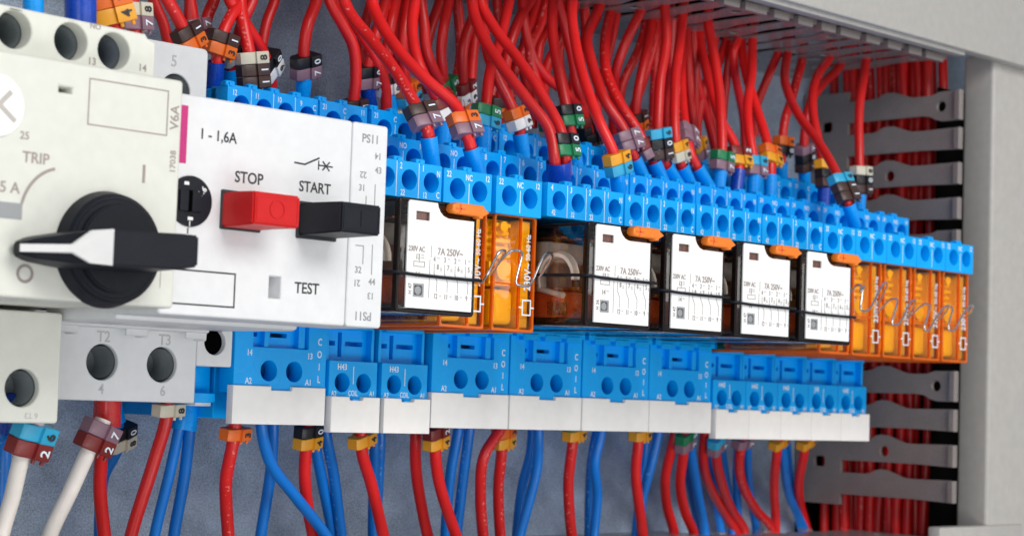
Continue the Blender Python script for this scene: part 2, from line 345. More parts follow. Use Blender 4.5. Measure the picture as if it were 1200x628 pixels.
def socket4(label, X):
    t = thing('relay_socket', label, 'relay socket', (X, 0, 0), SOCK)
    w = 2.66; e = .015
    b = BM()
    box(b, X+e+.02, X+w-.02, -4.4, -.75, .25, 6.7, .02, 1)
    box(b, X+e+.05, X+w-.05, -.8, .15, 2.55, 4.9)
    # lower front with a slotted recess
    h = [(X+1.0, 1.37), (X+1.73, 1.37)]
    plate(b, [rect(X+e, X+w, .85, 2.62, .02, 3), rect(X+.53, X+2.12, 1.9, 2.46)[::-1]]+[circ(x, z, .235, 24)[::-1] for x, z in h], 0, .55, .012, 1)
    plate(b, [rect(X+.5, X+2.15, 1.85, 2.5), rect(X+.55, X+.78, 2.14, 2.24)[::-1], rect(X+1.14, X+1.62, 2.14, 2.24)[::-1]], -.2, .2)
    box(b, X+.86, X+.98, -.3, -.03, 1.92, 2.45); box(b, X+1.86, X+2.04, -.3, -.05, 1.92, 2.45)
    box(b, X+1.2, X+1.44, -.3, .05, .78, .90, .01, 1)
    for i in range(3): box(b, X+.3+.8*i, X+.85+.8*i, .0, .18, 2.45, 2.62, .02, 1)
    # stepped terminal tiers above
    box(b, X+e, X+w, -.6, 3.15, 5.22, 5.96, .02, 1)
    cells = [(X+.42+.645*i, 5.6) for i in range(4)]
    face_with_holes(b, X+e, X+w, 5.2, 6.0, 3.8, cells, .222)
    box(b, X+e, X+w, -3, .85, 5.9, 6.86, .02, 1)
    c2 = [(X+.42+.645*i, 6.47) for i in range(4)]
    face_with_holes(b, X+e, X+w, 5.95, 6.9, 1.5, c2, .222)
    box(b, X+e, X+w, -4.3, -1.15, 6.8, 7.86, .02, 1)
    c3 = [(X+.42+.645*i, 7.46) for i in range(4)]
    face_with_holes(b, X+e, X+w, 6.9, 7.9, -.7, c3, .222)
    tabs(b, [X+.1+.645*i for i in range(1, 4)], 6.0, 3.8); tabs(b, [X+.1+.645*i for i in range(0, 4)], 6.9, 1.5); tabs(b, [X+.1+.645*i for i in range(0, 4)], 7.9, -.7)
    obj('socket_body', b, 'blue', t, True)
    screws(t, h, -.5, .235); screws(t, cells, 3.2, .222); screws(t, c2, .9, .222); screws(t, c3, -1.15, .222)
    # the white cover hung below
    b = BM()
    plate(b, [[(X-.05, .15), (X+2.6, .15), (X+2.6, 1.02), (X+1.62, 1.02), (X+1.62, .93), (X+1.02, .93), (X+1.02, 1.02), (X-.05, 1.02)]], .10, .24, .02, 2)
    obj('terminal_cover', b, 'cover', t, True)
    b = BM(); D = 0
    text(b, '14', X+.43, 1.76, D, .2, 0, .8); text(b, 'A2', X+.43, 1.12, D, .2, 0, .8); text(b, '13', X+2.17, 1.74, D, .2, 0, .8); text(b, 'A1', X+2.15, 1.13, D, .2, 0, .8)
    for i, c in enumerate('COIL'): text(b, c, X+2.45, 2.08-.29*i, D, .23, 0, .75)
    obj('coil_terminal_marking', b, 'ink_white', t)
    for D, z, A, B_ in ((3.8, 5.6, '4321', ('42', '32', '22', '12')), (1.5, 6.47, '8765', ('82', '72', '62', '52')), (-.7, 7.46, None, None)):
        b = BM()
        for i in range(4):
            x = X+.13+.645*i
            if A: text(b, A[i], x+.03, z+.28, D, .2, 0, .7); text(b, B_[i], x+.10, z-.30, D, .18, 0, .7)
            else: text(b, ('12', '11', '10', '9')[i], x+.08, z+.26, D, .19, 0, .7)
            if i: line(b, [(x-.09, z-.38), (x-.09, z+.38)], D, .016)
        text(b, 'N' if A else 'C', X+2.55, z+.2, D, .2, 0, .7); text(b, 'C' if D > 3 else 'O', X+2.55, z-.27, D, .2, 0, .7)
        obj('contact_terminal_marking', b, 'ink_white', t)
    return t
def socket2(label, X, code):
    t = thing('relay_socket', label, 'relay socket', (X, 0, 0), SOCK)
    w = 1.49; e = .012
    b = BM()
    box(b, X+e+.02, X+w-.02, -4.4, -.6, .2, 6.7, .02, 1); box(b, X+e+.02, X+w-.02, -4.4, -1.3, 6.6, 7.75, .02, 1)
    box(b, X+e+.05, X+w-.05, -.8, .1, 2.55, 4.9)
    h = [(X+.42, 1.17), (X+1.08, 1.17)]
    face_with_holes(b, X+e, X+w, .75, 1.68, .05, h, .225, .5)
    plate(b, [rect(X+e, X+w, 1.6, 2.62), rect(X+.12, X+.44, 2.04, 2.15)[::-1], rect(X+.74, X+1.28, 2.04, 2.15)[::-1], rect(X+.52, X+.64, 1.78, 2.36)[::-1]], -.3, .3)
    box(b, X+e, X+.1, -.4, -.1, 1.62, 2.5, .01, 1); box(b, X+1.4, X+w, -.4, -.1, 1.62, 2.5, .01, 1)
    box(b, X+.1, X+1.3, -.4, .1, 2.42, 2.55, .02, 1)
    box(b, X+.66, X+.86, -.3, .17, .66, .8, .01, 1)
    box(b, X+e, X+w, -.6, 3.15, 5.22, 5.96, .02, 1)
    c1 = [(X+.44, 5.55), (X+1.12, 5.55)]; face_with_holes(b, X+e, X+w, 5.12, 5.98, 3.8, c1, .235)
    box(b, X+e, X+w, -3, .85, 5.9, 6.86, .02, 1)
    c2 = [(X+.44, 6.45), (X+1.12, 6.45)]; face_with_holes(b, X+e, X+w, 5.95, 6.9, 1.5, c2, .235)
    box(b, X+e, X+w, -4.3, -1.15, 6.8, 7.86, .02, 1)
    c3 = [(X+.44, 7.44), (X+1.12, 7.44)]; face_with_holes(b, X+e, X+w, 6.9, 7.9, -.7, c3, .235)
    tabs(b, [X+.75], 5.98, 3.8); tabs(b, [X+.1, X+.75], 6.9, 1.5); tabs(b, [X+.1, X+.75], 7.9, -.7)
    obj('socket_body', b, 'blue', t, True)
    screws(t, h, -.4, .225); screws(t, c1, 3.2, .235); screws(t, c2, .9, .235); screws(t, c3, -1.15, .235)
    b = BM()
    plate(b, [[(X-.0, .0), (X+1.485, .0), (X+1.485, .84), (X+.98, .84), (X+.94, .76), (X+.56, .76), (X+.54, .84), (X-.0, .84)]], .2, .26, .018, 2)
    obj('terminal_cover', b, 'cover', t, True)
    b = BM(); D = .05
    text(b, code, X+.4, 1.53, D, .2, 0, .85); line(b, [(X+.75, 1.15), (X+.75, 1.55)], D, .02)
    text(b, 'A2', X+.17, .9, D, .18, 0, .75); text(b, 'COIL', X+.75, .92, D, .18, 0, .7); text(b, 'A1', X+1.34, .92, D, .18, 0, .75)
    obj('coil_terminal_marking', b, 'ink_white', t)
    for D, z, A, o_, B_ in ((3.8, 5.55, '22', 'NC', '12'), (1.5, 6.45, '24', 'NO', '14'), (-.7, 7.44, '21', 'C', '11')):
        b = BM(); text(b, A, X+.16, z+.3, D, .19, 0, .75); text(b, o_, X+.77, z+.27, D, .19, 0, .75); text(b, B_, X+1.34, z+.3, D, .19, 0, .75)
        line(b, [(X+.78, z-.36), (X+.78, z+.14)], D, .018); obj('contact_terminal_marking', b, 'ink_white', t)
    return t
X4 = [-5.99, 0.0, 2.70, 5.40, 8.08]
L4 = ['wide blue relay socket nearest the push button switch',
      'wide blue relay socket just right of the two H43 sockets near the breaker',
      'wide blue relay socket second to the right of the left amber relay pair',
      'wide blue relay socket, second from the right of the wide ones',
      'wide blue relay socket rightmost of the wide ones, beside the five narrow sockets']
X2 = [-3.28, -1.66]+[10.78+1.5*i for i in range(5)]
L2 = ['left one of the two narrow blue relay sockets marked H43 near the breaker', 'right one of the two narrow blue relay sockets marked H43 near the breaker',
      'leftmost of the five narrow blue relay sockets at the right end', 'second from left of the five narrow blue relay sockets at the right end', 'middle one of the five narrow blue relay sockets at the right end',
      'narrow blue relay socket marked J18, second from the right end of the row', 'last narrow blue relay socket at the far right end of the row']
for l, X in zip(L4, X4): socket4(l, X)
for l, X, c in zip(L2, X2, ('H43', 'H43', 'H43', 'H43', 'H43', 'J18', 'H43')): socket2(l, X, c)
# ================================================================= RELAYS (smoky covers)
RG = 'clear covered relays with white faces'
def relay(label, X, code):
    t = thing('relay', label, 'relay', (X, 0, 2.6), RG)
    b = BM(); box(b, X+.14, X+2.36, .2, 4.99, 2.66, 5.02, .07, 2); obj('clear_cover', b, 'smoke', t, True)
    # dark moulded rim round the front
    lab = [(X+.36, 2.74), (X+2.25, 2.74), (X+2.25, 4.70), (X+1.50, 4.70), (X+1.36, 4.74), (X+1.26, 4.82), (X+1.2, 4.92), (X+1.18, 5.0), (X+.40, 5.0), (X+.36, 4.95)]
    b = BM(); plate(b, [rect(X+.13, X+2.37, 2.64, 5.05, .09, 4), rect(X+.21, X+2.30, 2.72, 4.97)[::-1]], 5.02, .16, .03, 2)
    box(b, X+.14, X+.21, .3, 4.9, 2.66, 2.74, .02, 1); box(b, X+.14, X+.22, .3, 4.9, 4.94, 5.03, .02, 1)
    obj('cover_rim', b, 'smoke_rim', t, True)
    b = BM(); plate(b, [lab, rect(X+.56, X+.96, 4.58, 4.78)[::-1], rect(X+.56, X+.86, 2.98, 3.26)[::-1]], 5.06, .05, .012, 1); obj('face_plate', b, 'label', t, True)
    b = BM(); box(b, X+.5, X+1.0, 4.96, 5.0, 4.5, 4.84); obj('indicator_window', b, 'indicator', t)
    b = BM(); plate(b, [rect(X+.53, X+1.02, 4.54, 4.84, .02), rect(X+.57, X+.95, 4.60, 4.78)[::-1]], 5.075, .05, .015, 1); obj('window_frame', b, 'cover', t, True)
    b = BM(); plate(b, [rect(X+.54, X+.88, 2.96, 3.28, .03), rect(X+.60, X+.82, 3.02, 3.22, .04)[::-1]], 5.055, .1, .01, 1); cyl(b, (X+.72, -4.9, 3.12), (X+.72, -5.03, 3.12), .09); box(b, X+.55, X+.87, 4.93, 4.99, 2.97, 3.27); obj('test_button', b, 'grey_bore', t, True)
    b = BM()
    # orange lever on the upper right corner
    plate(b, [[(X+1.46, 4.88), (X+1.53, 4.82), (X+2.24, 4.80), (X+2.26, 4.76), (X+2.36, 4.76), (X+2.38, 4.81), (X+2.56, 4.90), (X+2.4, 5.0), (X+2.38, 5.05), (X+1.58, 5.05), (X+1.48, 5.0)]], 5.22, .24, .03, 2)
    line(b, [(X+1.57, 4.92), (X+1.8, 4.92)], 5.22, .035, .008); line(b, [(X+1.68, 4.82), (X+1.68, 5.02)], 5.22, .035, .008); line(b, [(X+1.86, 4.84), (X+2.35, 4.84)], 5.22, .02, .008)
    obj('lever', b, 'orange_lever', t, True)
    b = BM(); line(b, [(X+1.57, 4.92), (X+1.8, 4.92)], 5.23, .03, .004); line(b, [(X+1.685, 4.83), (X+1.685, 5.01)], 5.23, .03, .004); obj('lever_mark', b, 'coil', t)
    # inside: armature, coil, contact carrier, springs
    b = BM(); box(b, X+.3, X+2.2, 2.2, 4.1, 2.85, 3.45, .04, 1); box(b, X+.3, X+2.2, .6, 2.0, 2.85, 3.9, .04, 1); obj('coil', b, 'coil', t, True)
    b = BM(); box(b, X+.25, X+2.25, 1.0, 3.6, 4.15, 4.65, .08, 2); box(b, X+.25, X+2.2, 2.2, 2.6, 3.5, 4.2, .05, 1)
    ring = [Vector((X+.24, -4.0+.55*math.cos(a/12*math.pi*1.15-.4), 3.75+.55*math.sin(a/12*math.pi*1.15-.4))) for a in range(13)]; tube(b, ring, .11, 8)
    tube(b, catmull([(X+.22, -.5, 3.7), (X+.22, -1.8, 3.75), (X+.22, -3.0, 3.6), (X+.22, -4.2, 3.35)]), .07, 8)
    obj('contact_carrier', b, 'beige', t, True)
    b = BM()
    b.free()
    for i in range(4):
        b = BM(); box(b, X+.4+.5*i, X+.6+.5*i, 3.1, 4.5, 3.5, 3.56, .01, 1); obj('contact_spring', b, 'copper', t, True)
        b = BM(); box(b, X+.4+.5*i, X+.6+.5*i, 2.0, 3.9, 4.72, 4.76); obj('contact_spring', b, 'copper', t, True)
    b = BM(); box(b, X+.2, X+.24, 3.7, 4.3, 2.9, 3.2, .01, 1); obj('coil_contact', b, 'copper', t, True)
    b = BM(); box(b, X+.2, X+.24, 1.4, 1.9, 2.85, 3.1, .01, 1); obj('coil_contact', b, 'copper', t, True)
    b = BM(); box(b, X+.16, X+2.3, .25, 4.4, 2.72, 2.8, .02, 1); box(b, X+1.2, X+2.3, 4.2, 4.7, 2.8, 4.6, .05, 1); obj('base_frame', b, 'smoke_rim', t, True)
    # print
    b = BM(); D = 5.062
    text(b, '230V AC', X+.62, 3.98, D, .16, 0, .78); text(b, '7A 250V~', X+1.58, 3.97, D, .21, 0, .85); line(b, [(X+1.03, 3.84), (X+1.03, 4.08)], D, .012); obj('rating_lettering', b, 'ink', t); b = BM()
    text(b, '13', X+.66, 3.82, D, .16, 0, .8); line(b, [(X+.76, 3.86), (X+.83, 3.86)], D, .014); line(b, [(X+.76, 3.81), (X+.83, 3.81)], D, .014)
    line(b, [(X+.55, 3.62), (X+.85, 3.62), (X+.85, 3.72), (X+.55, 3.72), (X+.55, 3.62)], D, .014); line(b, [(X+.7, 3.72), (X+.7, 3.77)], D, .012)
    text(b, '14', X+.66, 3.44, D, .16, 0, .8); line(b, [(X+.76, 3.47), (X+.83, 3.47)], D, .014)
    obj('coil_symbol', b, 'ink', t); b = BM(); text(b, code, X+.47, 3.14, D, .13, 90, .9); obj('code_lettering', b, 'ink', t); b = BM()
    line(b, [(X+1.0, 2.98), (X+1.0, 3.78)], D, .012)
    for i, (p, q, r_) in enumerate((('4', '8', '12'), ('3', '7', '11'), ('2', '6', '10'), ('1', '5', '9'))):
        x = X+1.15+.3*i
        text(b, p, x-.02, 3.80, D, .16, 0, .75); text(b, q, x+.08, 3.64, D, .16, 0, .75); text(b, r_, x+.04, 3.02, D, .16, 0, .72)
        line(b, [(x+.06, 3.83), (x+.12, 3.83)], D, .014); line(b, [(x+.15, 3.62), (x+.2, 3.62)], D, .014); line(b, [(x+.15, 3.58), (x+.2, 3.58)], D, .014); line(b, [(x+.15, 3.04), (x+.2, 3.04)], D, .014)
        line(b, [(x-.02, 3.70), (x-.02, 3.50), (x+.07, 3.34), (x+.07, 3.12)], D, .012)
    obj('contact_diagram', b, 'ink', t)
    return t
RL = ['relay marked H 47 closest to the push button switch', 'relay marked H 36, its glassy side and coil showing', 'relay just right of the one marked H 36', 'second relay from the right', 'rightmost relay, right beside the run of amber relays']
for l, X, c in zip(RL, (-5.73, .02, 2.72, 5.42, 8.05), ('H 47', 'H 36', 'H 47', 'H 47', 'H 47')):
    relay('smoky clear '+l+', white face', X, c)
# black wire clip across each relay
CG = 'black retaining clips over the relays'
for X, z0, nm in ((-5.73, 3.46, 'nearest the push button switch'), (.02, 3.79, 'marked H 36'), (2.72, 3.62, 'just right of the one marked H 36'), (5.42, 3.50, 'second from the right'), (8.05, 3.42, 'at the right, beside the amber run')):
    b = BM(); P = catmull([(X-.05, -.6, z0-.05), (X-.03, -2.6, z0+.04), (X-.02, -4.4, z0+.02), (X-.02, -5.02, z0), (X+.06, -5.13, z0), (X+.4, -5.12, z0-.02), (X+1.2, -5.11, z0-.03), (X+2.3, -5.13, z0-.03), (X+2.50, -5.06, z0-.02), (X+2.56, -4.7, z0+.02)], 5)
    tube(b, P, .036, 8); tag(obj('retaining_clip', b, 'black', None, True), 'thin black clip across the white relay '+nm, 'clip', CG)
# ================================================================= AMBER RELAYS
AG = 'amber clear relays'
def amber(label, X):
    t = thing('amber_relay', label, 'relay', (X, 0, 2.5), AG); w = 1.36
    b = BM(); box(b, X, X+w, -.6, 3.66, 2.5, 5.12, .05, 2); obj('clear_cover', b, 'amber_clear', t, True)
    b = BM(); plate(b, [rect(X, X+w, 2.46, 5.14, .05), rect(X+.06, X+w-.50, 2.53, 3.53, .06)[::-1], rect(X+.06, X+w-.50, 3.57, 5.09, .06)[::-1], rect(X+w-.47, X+w-.06, 2.53, 5.09, .06)[::-1]], 3.70, .1, .02, 1)
    box(b, X, X+.07, -.5, 3.6, 2.46, 2.55, .02, 1); box(b, X, X+.07, -.5, 3.6, 5.06, 5.14, .02, 1); box(b, X+w-.07, X+w, -.5, 3.6, 2.46, 2.55, .02, 1); box(b, X, X+.05, .4, .55, 2.5, 5.1); obj('cover_rim', b, 'amber_rim', t, True)
    b = BM()
    box(b, X+.12, X+w-.54, 1.0, 3.56, 2.60, 3.42, .14, 3); box(b, X+.1, X+w-.5, -.3, 3.45, 3.5, 4.08, .1, 2); box(b, X+.1, X+w-.52, 2.0, 3.3, 4.05, 5.04, .03, 2)
    box(b, X+w-.49, X+w-.08, 3.0, 3.57, 2.55, 5.05, .03, 1); box(b, X+.1, X+w-.1, .2, 2.4, 2.6, 5.0, .1, 2)
    for i in range(5): box(b, X+.16, X+.72, 2.6-.14*(i % 2), 3.52-.06*(i % 2), 4.12+.18*i, 4.24+.18*i, .05, 2)
    cyl(b, (X+.45, -3.2, 3.85), (X+.45, -3.58, 3.85), .26, .22, 20)
    cyl(b, (X+.4, -3.25, 4.86), (X+.4, -3.6, 4.86), .12, .12, 16)
    obj('relay_mechanism', b, 'amber_inner', t, True)
    b = BM()
    for i in range(4): b.free(); b = BM(); box(b, X+.04, X+.1, 2.2, 3.3, 3.6+.33*i, 3.72+.33*i, .02, 1); obj('contact_spring', b, 'copper', t, True); b = BM()
    box(b, X+.04, X+.1, .4, 3.2, 2.62, 2.74, .02, 1); 
    obj('coil_contact', b, 'copper', t, True)
    b = BM(); D = 3.705
    mt = lambda z: Matrix.Translation((X+w-.26, -D-.003, z)) @ FRONT
    text(b, '230V~', 0, 0, 0, .30, 90, .80, mt(3.74)); obj('voltage_lettering', b, 'ink_white', t); b = BM(); text(b, '50-60 Hz', 0, 0, 0, .19, 90, .85, mt(4.42)); obj('frequency_lettering', b, 'ink_white', t); b = BM()
    line(b, [(X+w-.40, 2.86), (X+w-.14, 2.86), (X+w-.14, 3.20), (X+w-.40, 3.20), (X+w-.40, 2.86)], D, .035); line(b, [(X+w-.5, 3.03), (X+w-.40, 3.03)], D, .035); line(b, [(X+w-.14, 3.03), (X+w-.04, 3.03)], D, .035)
    obj('coil_symbol', b, 'ink_white', t)
    return t
XA = [-3.16, -1.56]+[10.85+1.5*i for i in range(5)]
AL = ['amber relay of the left pair, half hidden behind the first white faced relay', 'amber relay of the left pair with its whole printed front in view', 'amber relay mostly hidden behind the last white faced relay',
      'first fully visible amber relay of the right run', 'second fully visible amber relay of the right run', 'amber relay next to last in the right run', 'last amber relay at the far right end']
for l, X in zip(AL, XA): amber(l, X)
# silver wire bails in front of the amber relays: outline traced, set 1 cm in front of the covers
BG = 'silver wire bails on the amber relays'
BA = [([(556, 331), (563, 333), (571, 322), (583, 297), (588, 293), (593, 294), (588, 302), (576, 321)], 'silver wire bail in front of the half hidden left amber relay'),
      ([(575, 321), (589, 302), (600, 293), (611, 294), (612, 299), (604, 330), (606, 334), (619, 336), (624, 330), (637, 299), (643, 296), (648, 298), (645, 306), (632, 326)], 'big silver wire bail on the amber relay left of the coil side'),
      ([(991, 350), (1003, 334), (1010, 334), (1007, 343), (1013, 335), (1011, 338), (1008, 362), (1012, 365), (1019, 363), (1027, 347), (1036, 331), (1040, 332), (1037, 340), (1028, 358)], 'silver wire bail, leftmost of the four on the right amber run'),
      ([(1028, 366), (1043, 350), (1051, 350), (1052, 354), (1044, 380), (1053, 381), (1059, 370), (1067, 353), (1073, 351), (1071, 357), (1063, 372)], 'silver wire bail, second of the four on the right amber run'),
      ([(1063, 373), (1077, 360), (1085, 355), (1091, 358), (1082, 385), (1088, 389), (1095, 375), (1106, 360), (1112, 357), (1110, 364), (1098, 376)], 'silver wire bail, third of the four on the right amber run'),
      ([(1096, 372), (1106, 360), (1112, 358), (1117, 361), (1110, 386), (1119, 388), (1127, 370), (1136, 358), (1141, 358), (1138, 366), (1129, 372)], 'silver wire bail at the far right on the last amber relay')]
for pts, l in BA:
    n = len(pts); P = [at(u, v, 3.85+.85*math.sin(math.pi*min(1, i/(n-1)*1.0))**.6) for i, (u, v) in enumerate(pts)]
    b = BM(); tube(b, chaikin(P), .030, 10); tag(obj('wire_bail', b, 'steel', None, True), l, 'clip', BG)
# ================================================================= PUSH BUTTON MOTOR SWITCH
pb = thing('motor_protection_switch', 'white motor protection switch with red STOP and black START push buttons', 'motor switch', (-9, 0, 0))
b = BM()
plate(b, [rect(-11.5, -7.0, 2.26, 6.44, .07, 4), rect(-8.94, -8.66, 2.72, 3.14)[::-1]], 5.1, 1.6, .05, 3)
box(b, -11.5, -7.0, -4.3, 3.6, 2.45, 6.25, .05, 2)
box(b, -11.45, -7.0, 1.0, 3.6, 2.16, 2.5, .1, 2)
box(b, -8.98, -8.62, 4.4, 4.7, 2.7, 3.2)
obj('housing', b, 'white', pb, True)
b = BM(); plate(b, [rect(-6.985, -6.05, 2.26, 6.44, .07, 4)], 5.1, 1.6, .04, 3); box(b, -6.985, -6.06, -4.3, 3.6, 2.45, 6.25, .05, 2); obj('auxiliary_contact_housing', b, 'white', pb, True)
b = BM(); h = [(-9.4, 1.4), (-7.89, 1.4), (-10.9, 1.4)]
plate(b, [rect(-11.5, -7.0, .58, 2.2, .05, 3)]+[circ(x, z, .385, 32)[::-1] for x, z in h], 0, 1.0, .03, 2)
box(b, -11.5, -7.02, -4.3, -1.0, .65, 2.5, .04, 1); box(b, -11.5, -7.02, -1.2, .5, 2.12, 2.4, .05, 2)
for x in (-10.35, -8.62, -7.1): box(b, x, x+.1, -.1, .35, 1.95, 2.2, .02, 1); box(b, x-.45, x+.1, .28, .36, 1.98, 2.16, .02, 1)
obj('lower_terminal_block', b, 'white', pb, True)
screws(pb, h, -.9, .37, 'shaded_bore', 28)
b = BM(); hu = [(-7.8, 7.42), (-9.3, 7.42)]
plate(b, [rect(-11.5, -6.98, 6.3, 8.47, .12, 4)]+[circ(x, z, .385, 32)[::-1] for x, z in hu], -.1, 1.0, .03, 2); box(b, -11.5, -7.0, -4.3, -1.1, 6.2, 8.4, .04, 1); obj('upper_terminal_block', b, 'white', pb, True)
screws(pb, hu, -.95, .38, 'shaded_bore', 28)
b = BM()
plate(b, [rect(-7.0, -6.06, 1.41, 2.24, .05, 3), circ(-6.53, 1.95, .285, 28)[::-1]], .02, .9, .02, 2); obj('auxiliary_terminal', b, 'white', pb, True)
b = BM(); cyl(b, (-6.53, .9, 1.95), (-6.53, .12, 1.95), .282, .282, 28); obj('bore_shade_disc', b, 'dark', pb)  # black disc painted in for the shade down the hole
def button(name, mat, x0, x1, xf0, xf1, z0, z1, D1, mark):
    b = BM(); vs = []
    for (a, c, d, g) in ((x0, x1, 5.0, 0), (x0, x1, 5.6, 0.0), (xf0, xf1, D1, .02)):
        vs.append([b.verts.new((x, -d, z)) for x, z in ((a, z0+g), (c, z0+g), (c, z1-g), (a, z1-g))])
    for i in range(2):
        for k in range(4): b.faces.new((vs[i][k], vs[i][(k+1) % 4], vs[i+1][(k+1) % 4], vs[i+1][k]))
    b.faces.new(vs[0][::-1]); b.faces.new(vs[2])
    bmesh.ops.bevel(b, geom=b.edges[:], offset=.035, segments=2, affect='EDGES')
    # raised frame line and mark on the front
    D = D1; x_, X_, z_, Z_ = xf0+.08, xf1-.08, z0+.1, z1-.1
    line(b, [(x_, z_), (X_, z_), (X_, Z_), (x_, Z_), (x_, z_)], D, .014, .008)
    if mark == 'O':
        c = circ((xf0+xf1)/2, (z0+z1)/2, .17, 24); line(b, c+[c[0]], D, .016, .012)
    else: line(b, [((xf0+xf1)/2, z0+.17), ((xf0+xf1)/2, z1-.17)], D, .022, .012)
    obj(name, b, mat, pb, True)
button('stop_button', 'red_btn', -10.18, -9.3, -10.17, -9.05, 4.00, 4.66, 6.12, 'O')
button('start_button', 'black', -8.33, -7.4, -8.3, -7.27, 4.00, 4.63, 6.42, 'I')
b = BM(); box(b, -10.2, -9.25, 5.05, 5.16, 3.96, 4.72, .02, 1); box(b, -8.36, -7.35, 5.05, 5.16, 3.94, 4.68, .02, 1); obj('button_slot', b, 'ink_black', pb)
b = BM(); cyl(b, (-10.9, -5.0, 4.42), (-10.9, -5.14, 4.42), .5, .48, 36); line(b, [(-11.0, 4.42), (-10.85, 4.42)], 5.15, .38, .03); obj('current_dial', b, 'black', pb, True)
b = BM(); text(b, '1', -10.92, 3.99, 5.15, .14); text(b, '1.6', -10.66, 4.62, 5.15, .17, 50); line(b, [(-11.05, 4.75), (-11.0, 4.75)], 5.15, .06); line(b, [(-10.94, 4.09), (-10.88, 4.09)], 5.15, .06); obj('dial_marking', b, 'label', pb)
b = BM(); box(b, -10.98, -10.9, 5.14, 5.2, 4.22, 4.62, .01, 1); obj('dial_slot', b, 'dark', pb)
b = BM(); box(b, -11.25, -11.03, 5.06, 5.112, 5.12, 6.22, .01, 1); obj('colour_strip', b, 'magenta', pb)
D = 5.1
for nm, tx, x, z, sz in (('rating_lettering', '1 - 1,6A', -10.32, 5.72, .29), ('stop_lettering', 'STOP', -9.55, 4.99, .31), ('start_lettering', 'START', -7.92, 4.97, .30), ('test_lettering', 'TEST', -8.02, 2.95, .31)):
    b = BM(); text(b, tx, x, z, D, sz, 0, .92); obj(nm, b, 'ink_black', pb)
b = BM(); line(b, [(-8.45, 5.43), (-8.2, 5.42), (-7.85, 5.58)], D, .035); line(b, [(-7.85, 5.44), (-7.5, 5.44)], D, .03); line(b, [(-7.85, 5.36), (-7.85, 5.52)], D, .03); line(b, [(-7.74, 5.36), (-7.58, 5.52)], D+.002, .03); line(b, [(-7.74, 5.52), (-7.58, 5.36)], D+.004, .03); obj('switch_symbol', b, 'ink_black', pb)
b = BM(); line(b, [(-10.92, 3.82), (-10.92, 3.9)], D, .03); obj('dial_tick', b, 'ink_black', pb)
b = BM(); line(b, [(-11.45, 2.48), (-9.78, 2.48), (-9.78, 3.12), (-11.45, 3.12)], D, .032); obj('label_outline', b, 'ink_black', pb)
for tx, x, z, rt in (('PS11', -6.52, 6.12, 0), ('PS11', -6.55, 2.50, 180), ('14', -6.30, 5.80, 180), ('43', -6.28, 5.50, 0), ('22', -6.68, 5.38, 180), ('31', -6.70, 5.10, 0), ('32', -6.72, 3.42, 0), ('44', -6.34, 3.20, 0), ('21', -6.74, 3.16, 180), ('13', -6.36, 2.92, 180)):
    b = BM(); text(b, tx, x, z, D, .25 if tx == 'PS11' else .19, rt, .95); obj('contact_number', b, 'grey_bore', pb)
for pl in ([(-6.58, 4.94), (-6.58, 4.72)], [(-6.35, 5.2), (-6.35, 4.72)], [(-6.6, 3.56), (-6.6, 3.92), (-6.8, 3.92)], [(-6.36, 3.36), (-6.36, 3.96)]):
    b = BM(); line(b, pl, D, .022); obj('contact_line', b, 'grey_bore', pb)
for tx, x, z, d_, sz in (('T2', -9.4, 1.93, 0, .33), ('4', -9.4, .82, 0, .31), ('T3', -7.85, 1.93, 0, .33), ('6', -7.85, .82, 0, .31), ('5', -7.88, 8.07, -.1, .36)):
    b = BM(); text(b, tx, x, z, d_, sz, 0, .9); obj('terminal_number', b, 'emboss', pb)
# ================================================================= ROTARY MOTOR SWITCH (far left)
rb = thing('motor_protection_switch', 'cream motor protection switch with a black rotary handle, cut off by the left edge', 'motor switch', (-14, 0, 0))
b = BM()
plate(b, [rect(-17.0, -11.5, 2.35, 6.58, .08, 4), rect(-14.05, -13.6, 6.03, 6.12)[::-1] if False else rect(-14.1, -13.84, 6.02, 6.12)[::-1]], 5.6, 1.6, .06, 3)
box(b, -17, -11.5, -4.3, 4.1, 2.4, 6.5, .05, 2)
obj('housing', b, 'cream', rb, True)
b = BM(); h = [(-14.42, 7.2), (-13.25, 7.17), (-12.33, 7.13)]
plate(b, [[(-17, 6.4), (-11.42, 6.4), (-11.42, 7.43), (-11.6, 7.48), (-11.66, 7.56), (-17, 7.66)]]+[circ(x, z, .345, 32)[::-1] for x, z in h], 4.5, 1.2, .04, 2)
box(b, -17, -11.6, -4.3, 3.3, 6.2, 7.55, .05, 2); obj('upper_terminal_block', b, 'cream', rb, True)
screws(rb, h, 3.35, .34, 'shaded_bore', 28); h2 = [(-12.32, .8)]; screws(rb, h2, .85, .36, 'shaded_bore', 28)
b = BM(); plate(b, [rect(-17, -11.5, .12, 2.3, .07, 4), circ(-12.32, .8, .37, 32)[::-1]], 1.8, 1.0, .04, 2); box(b, -17, -11.53, -4.3, .85, .3, 2.4, .05, 1); obj('lower_terminal_block', b, 'cream', rb, True)
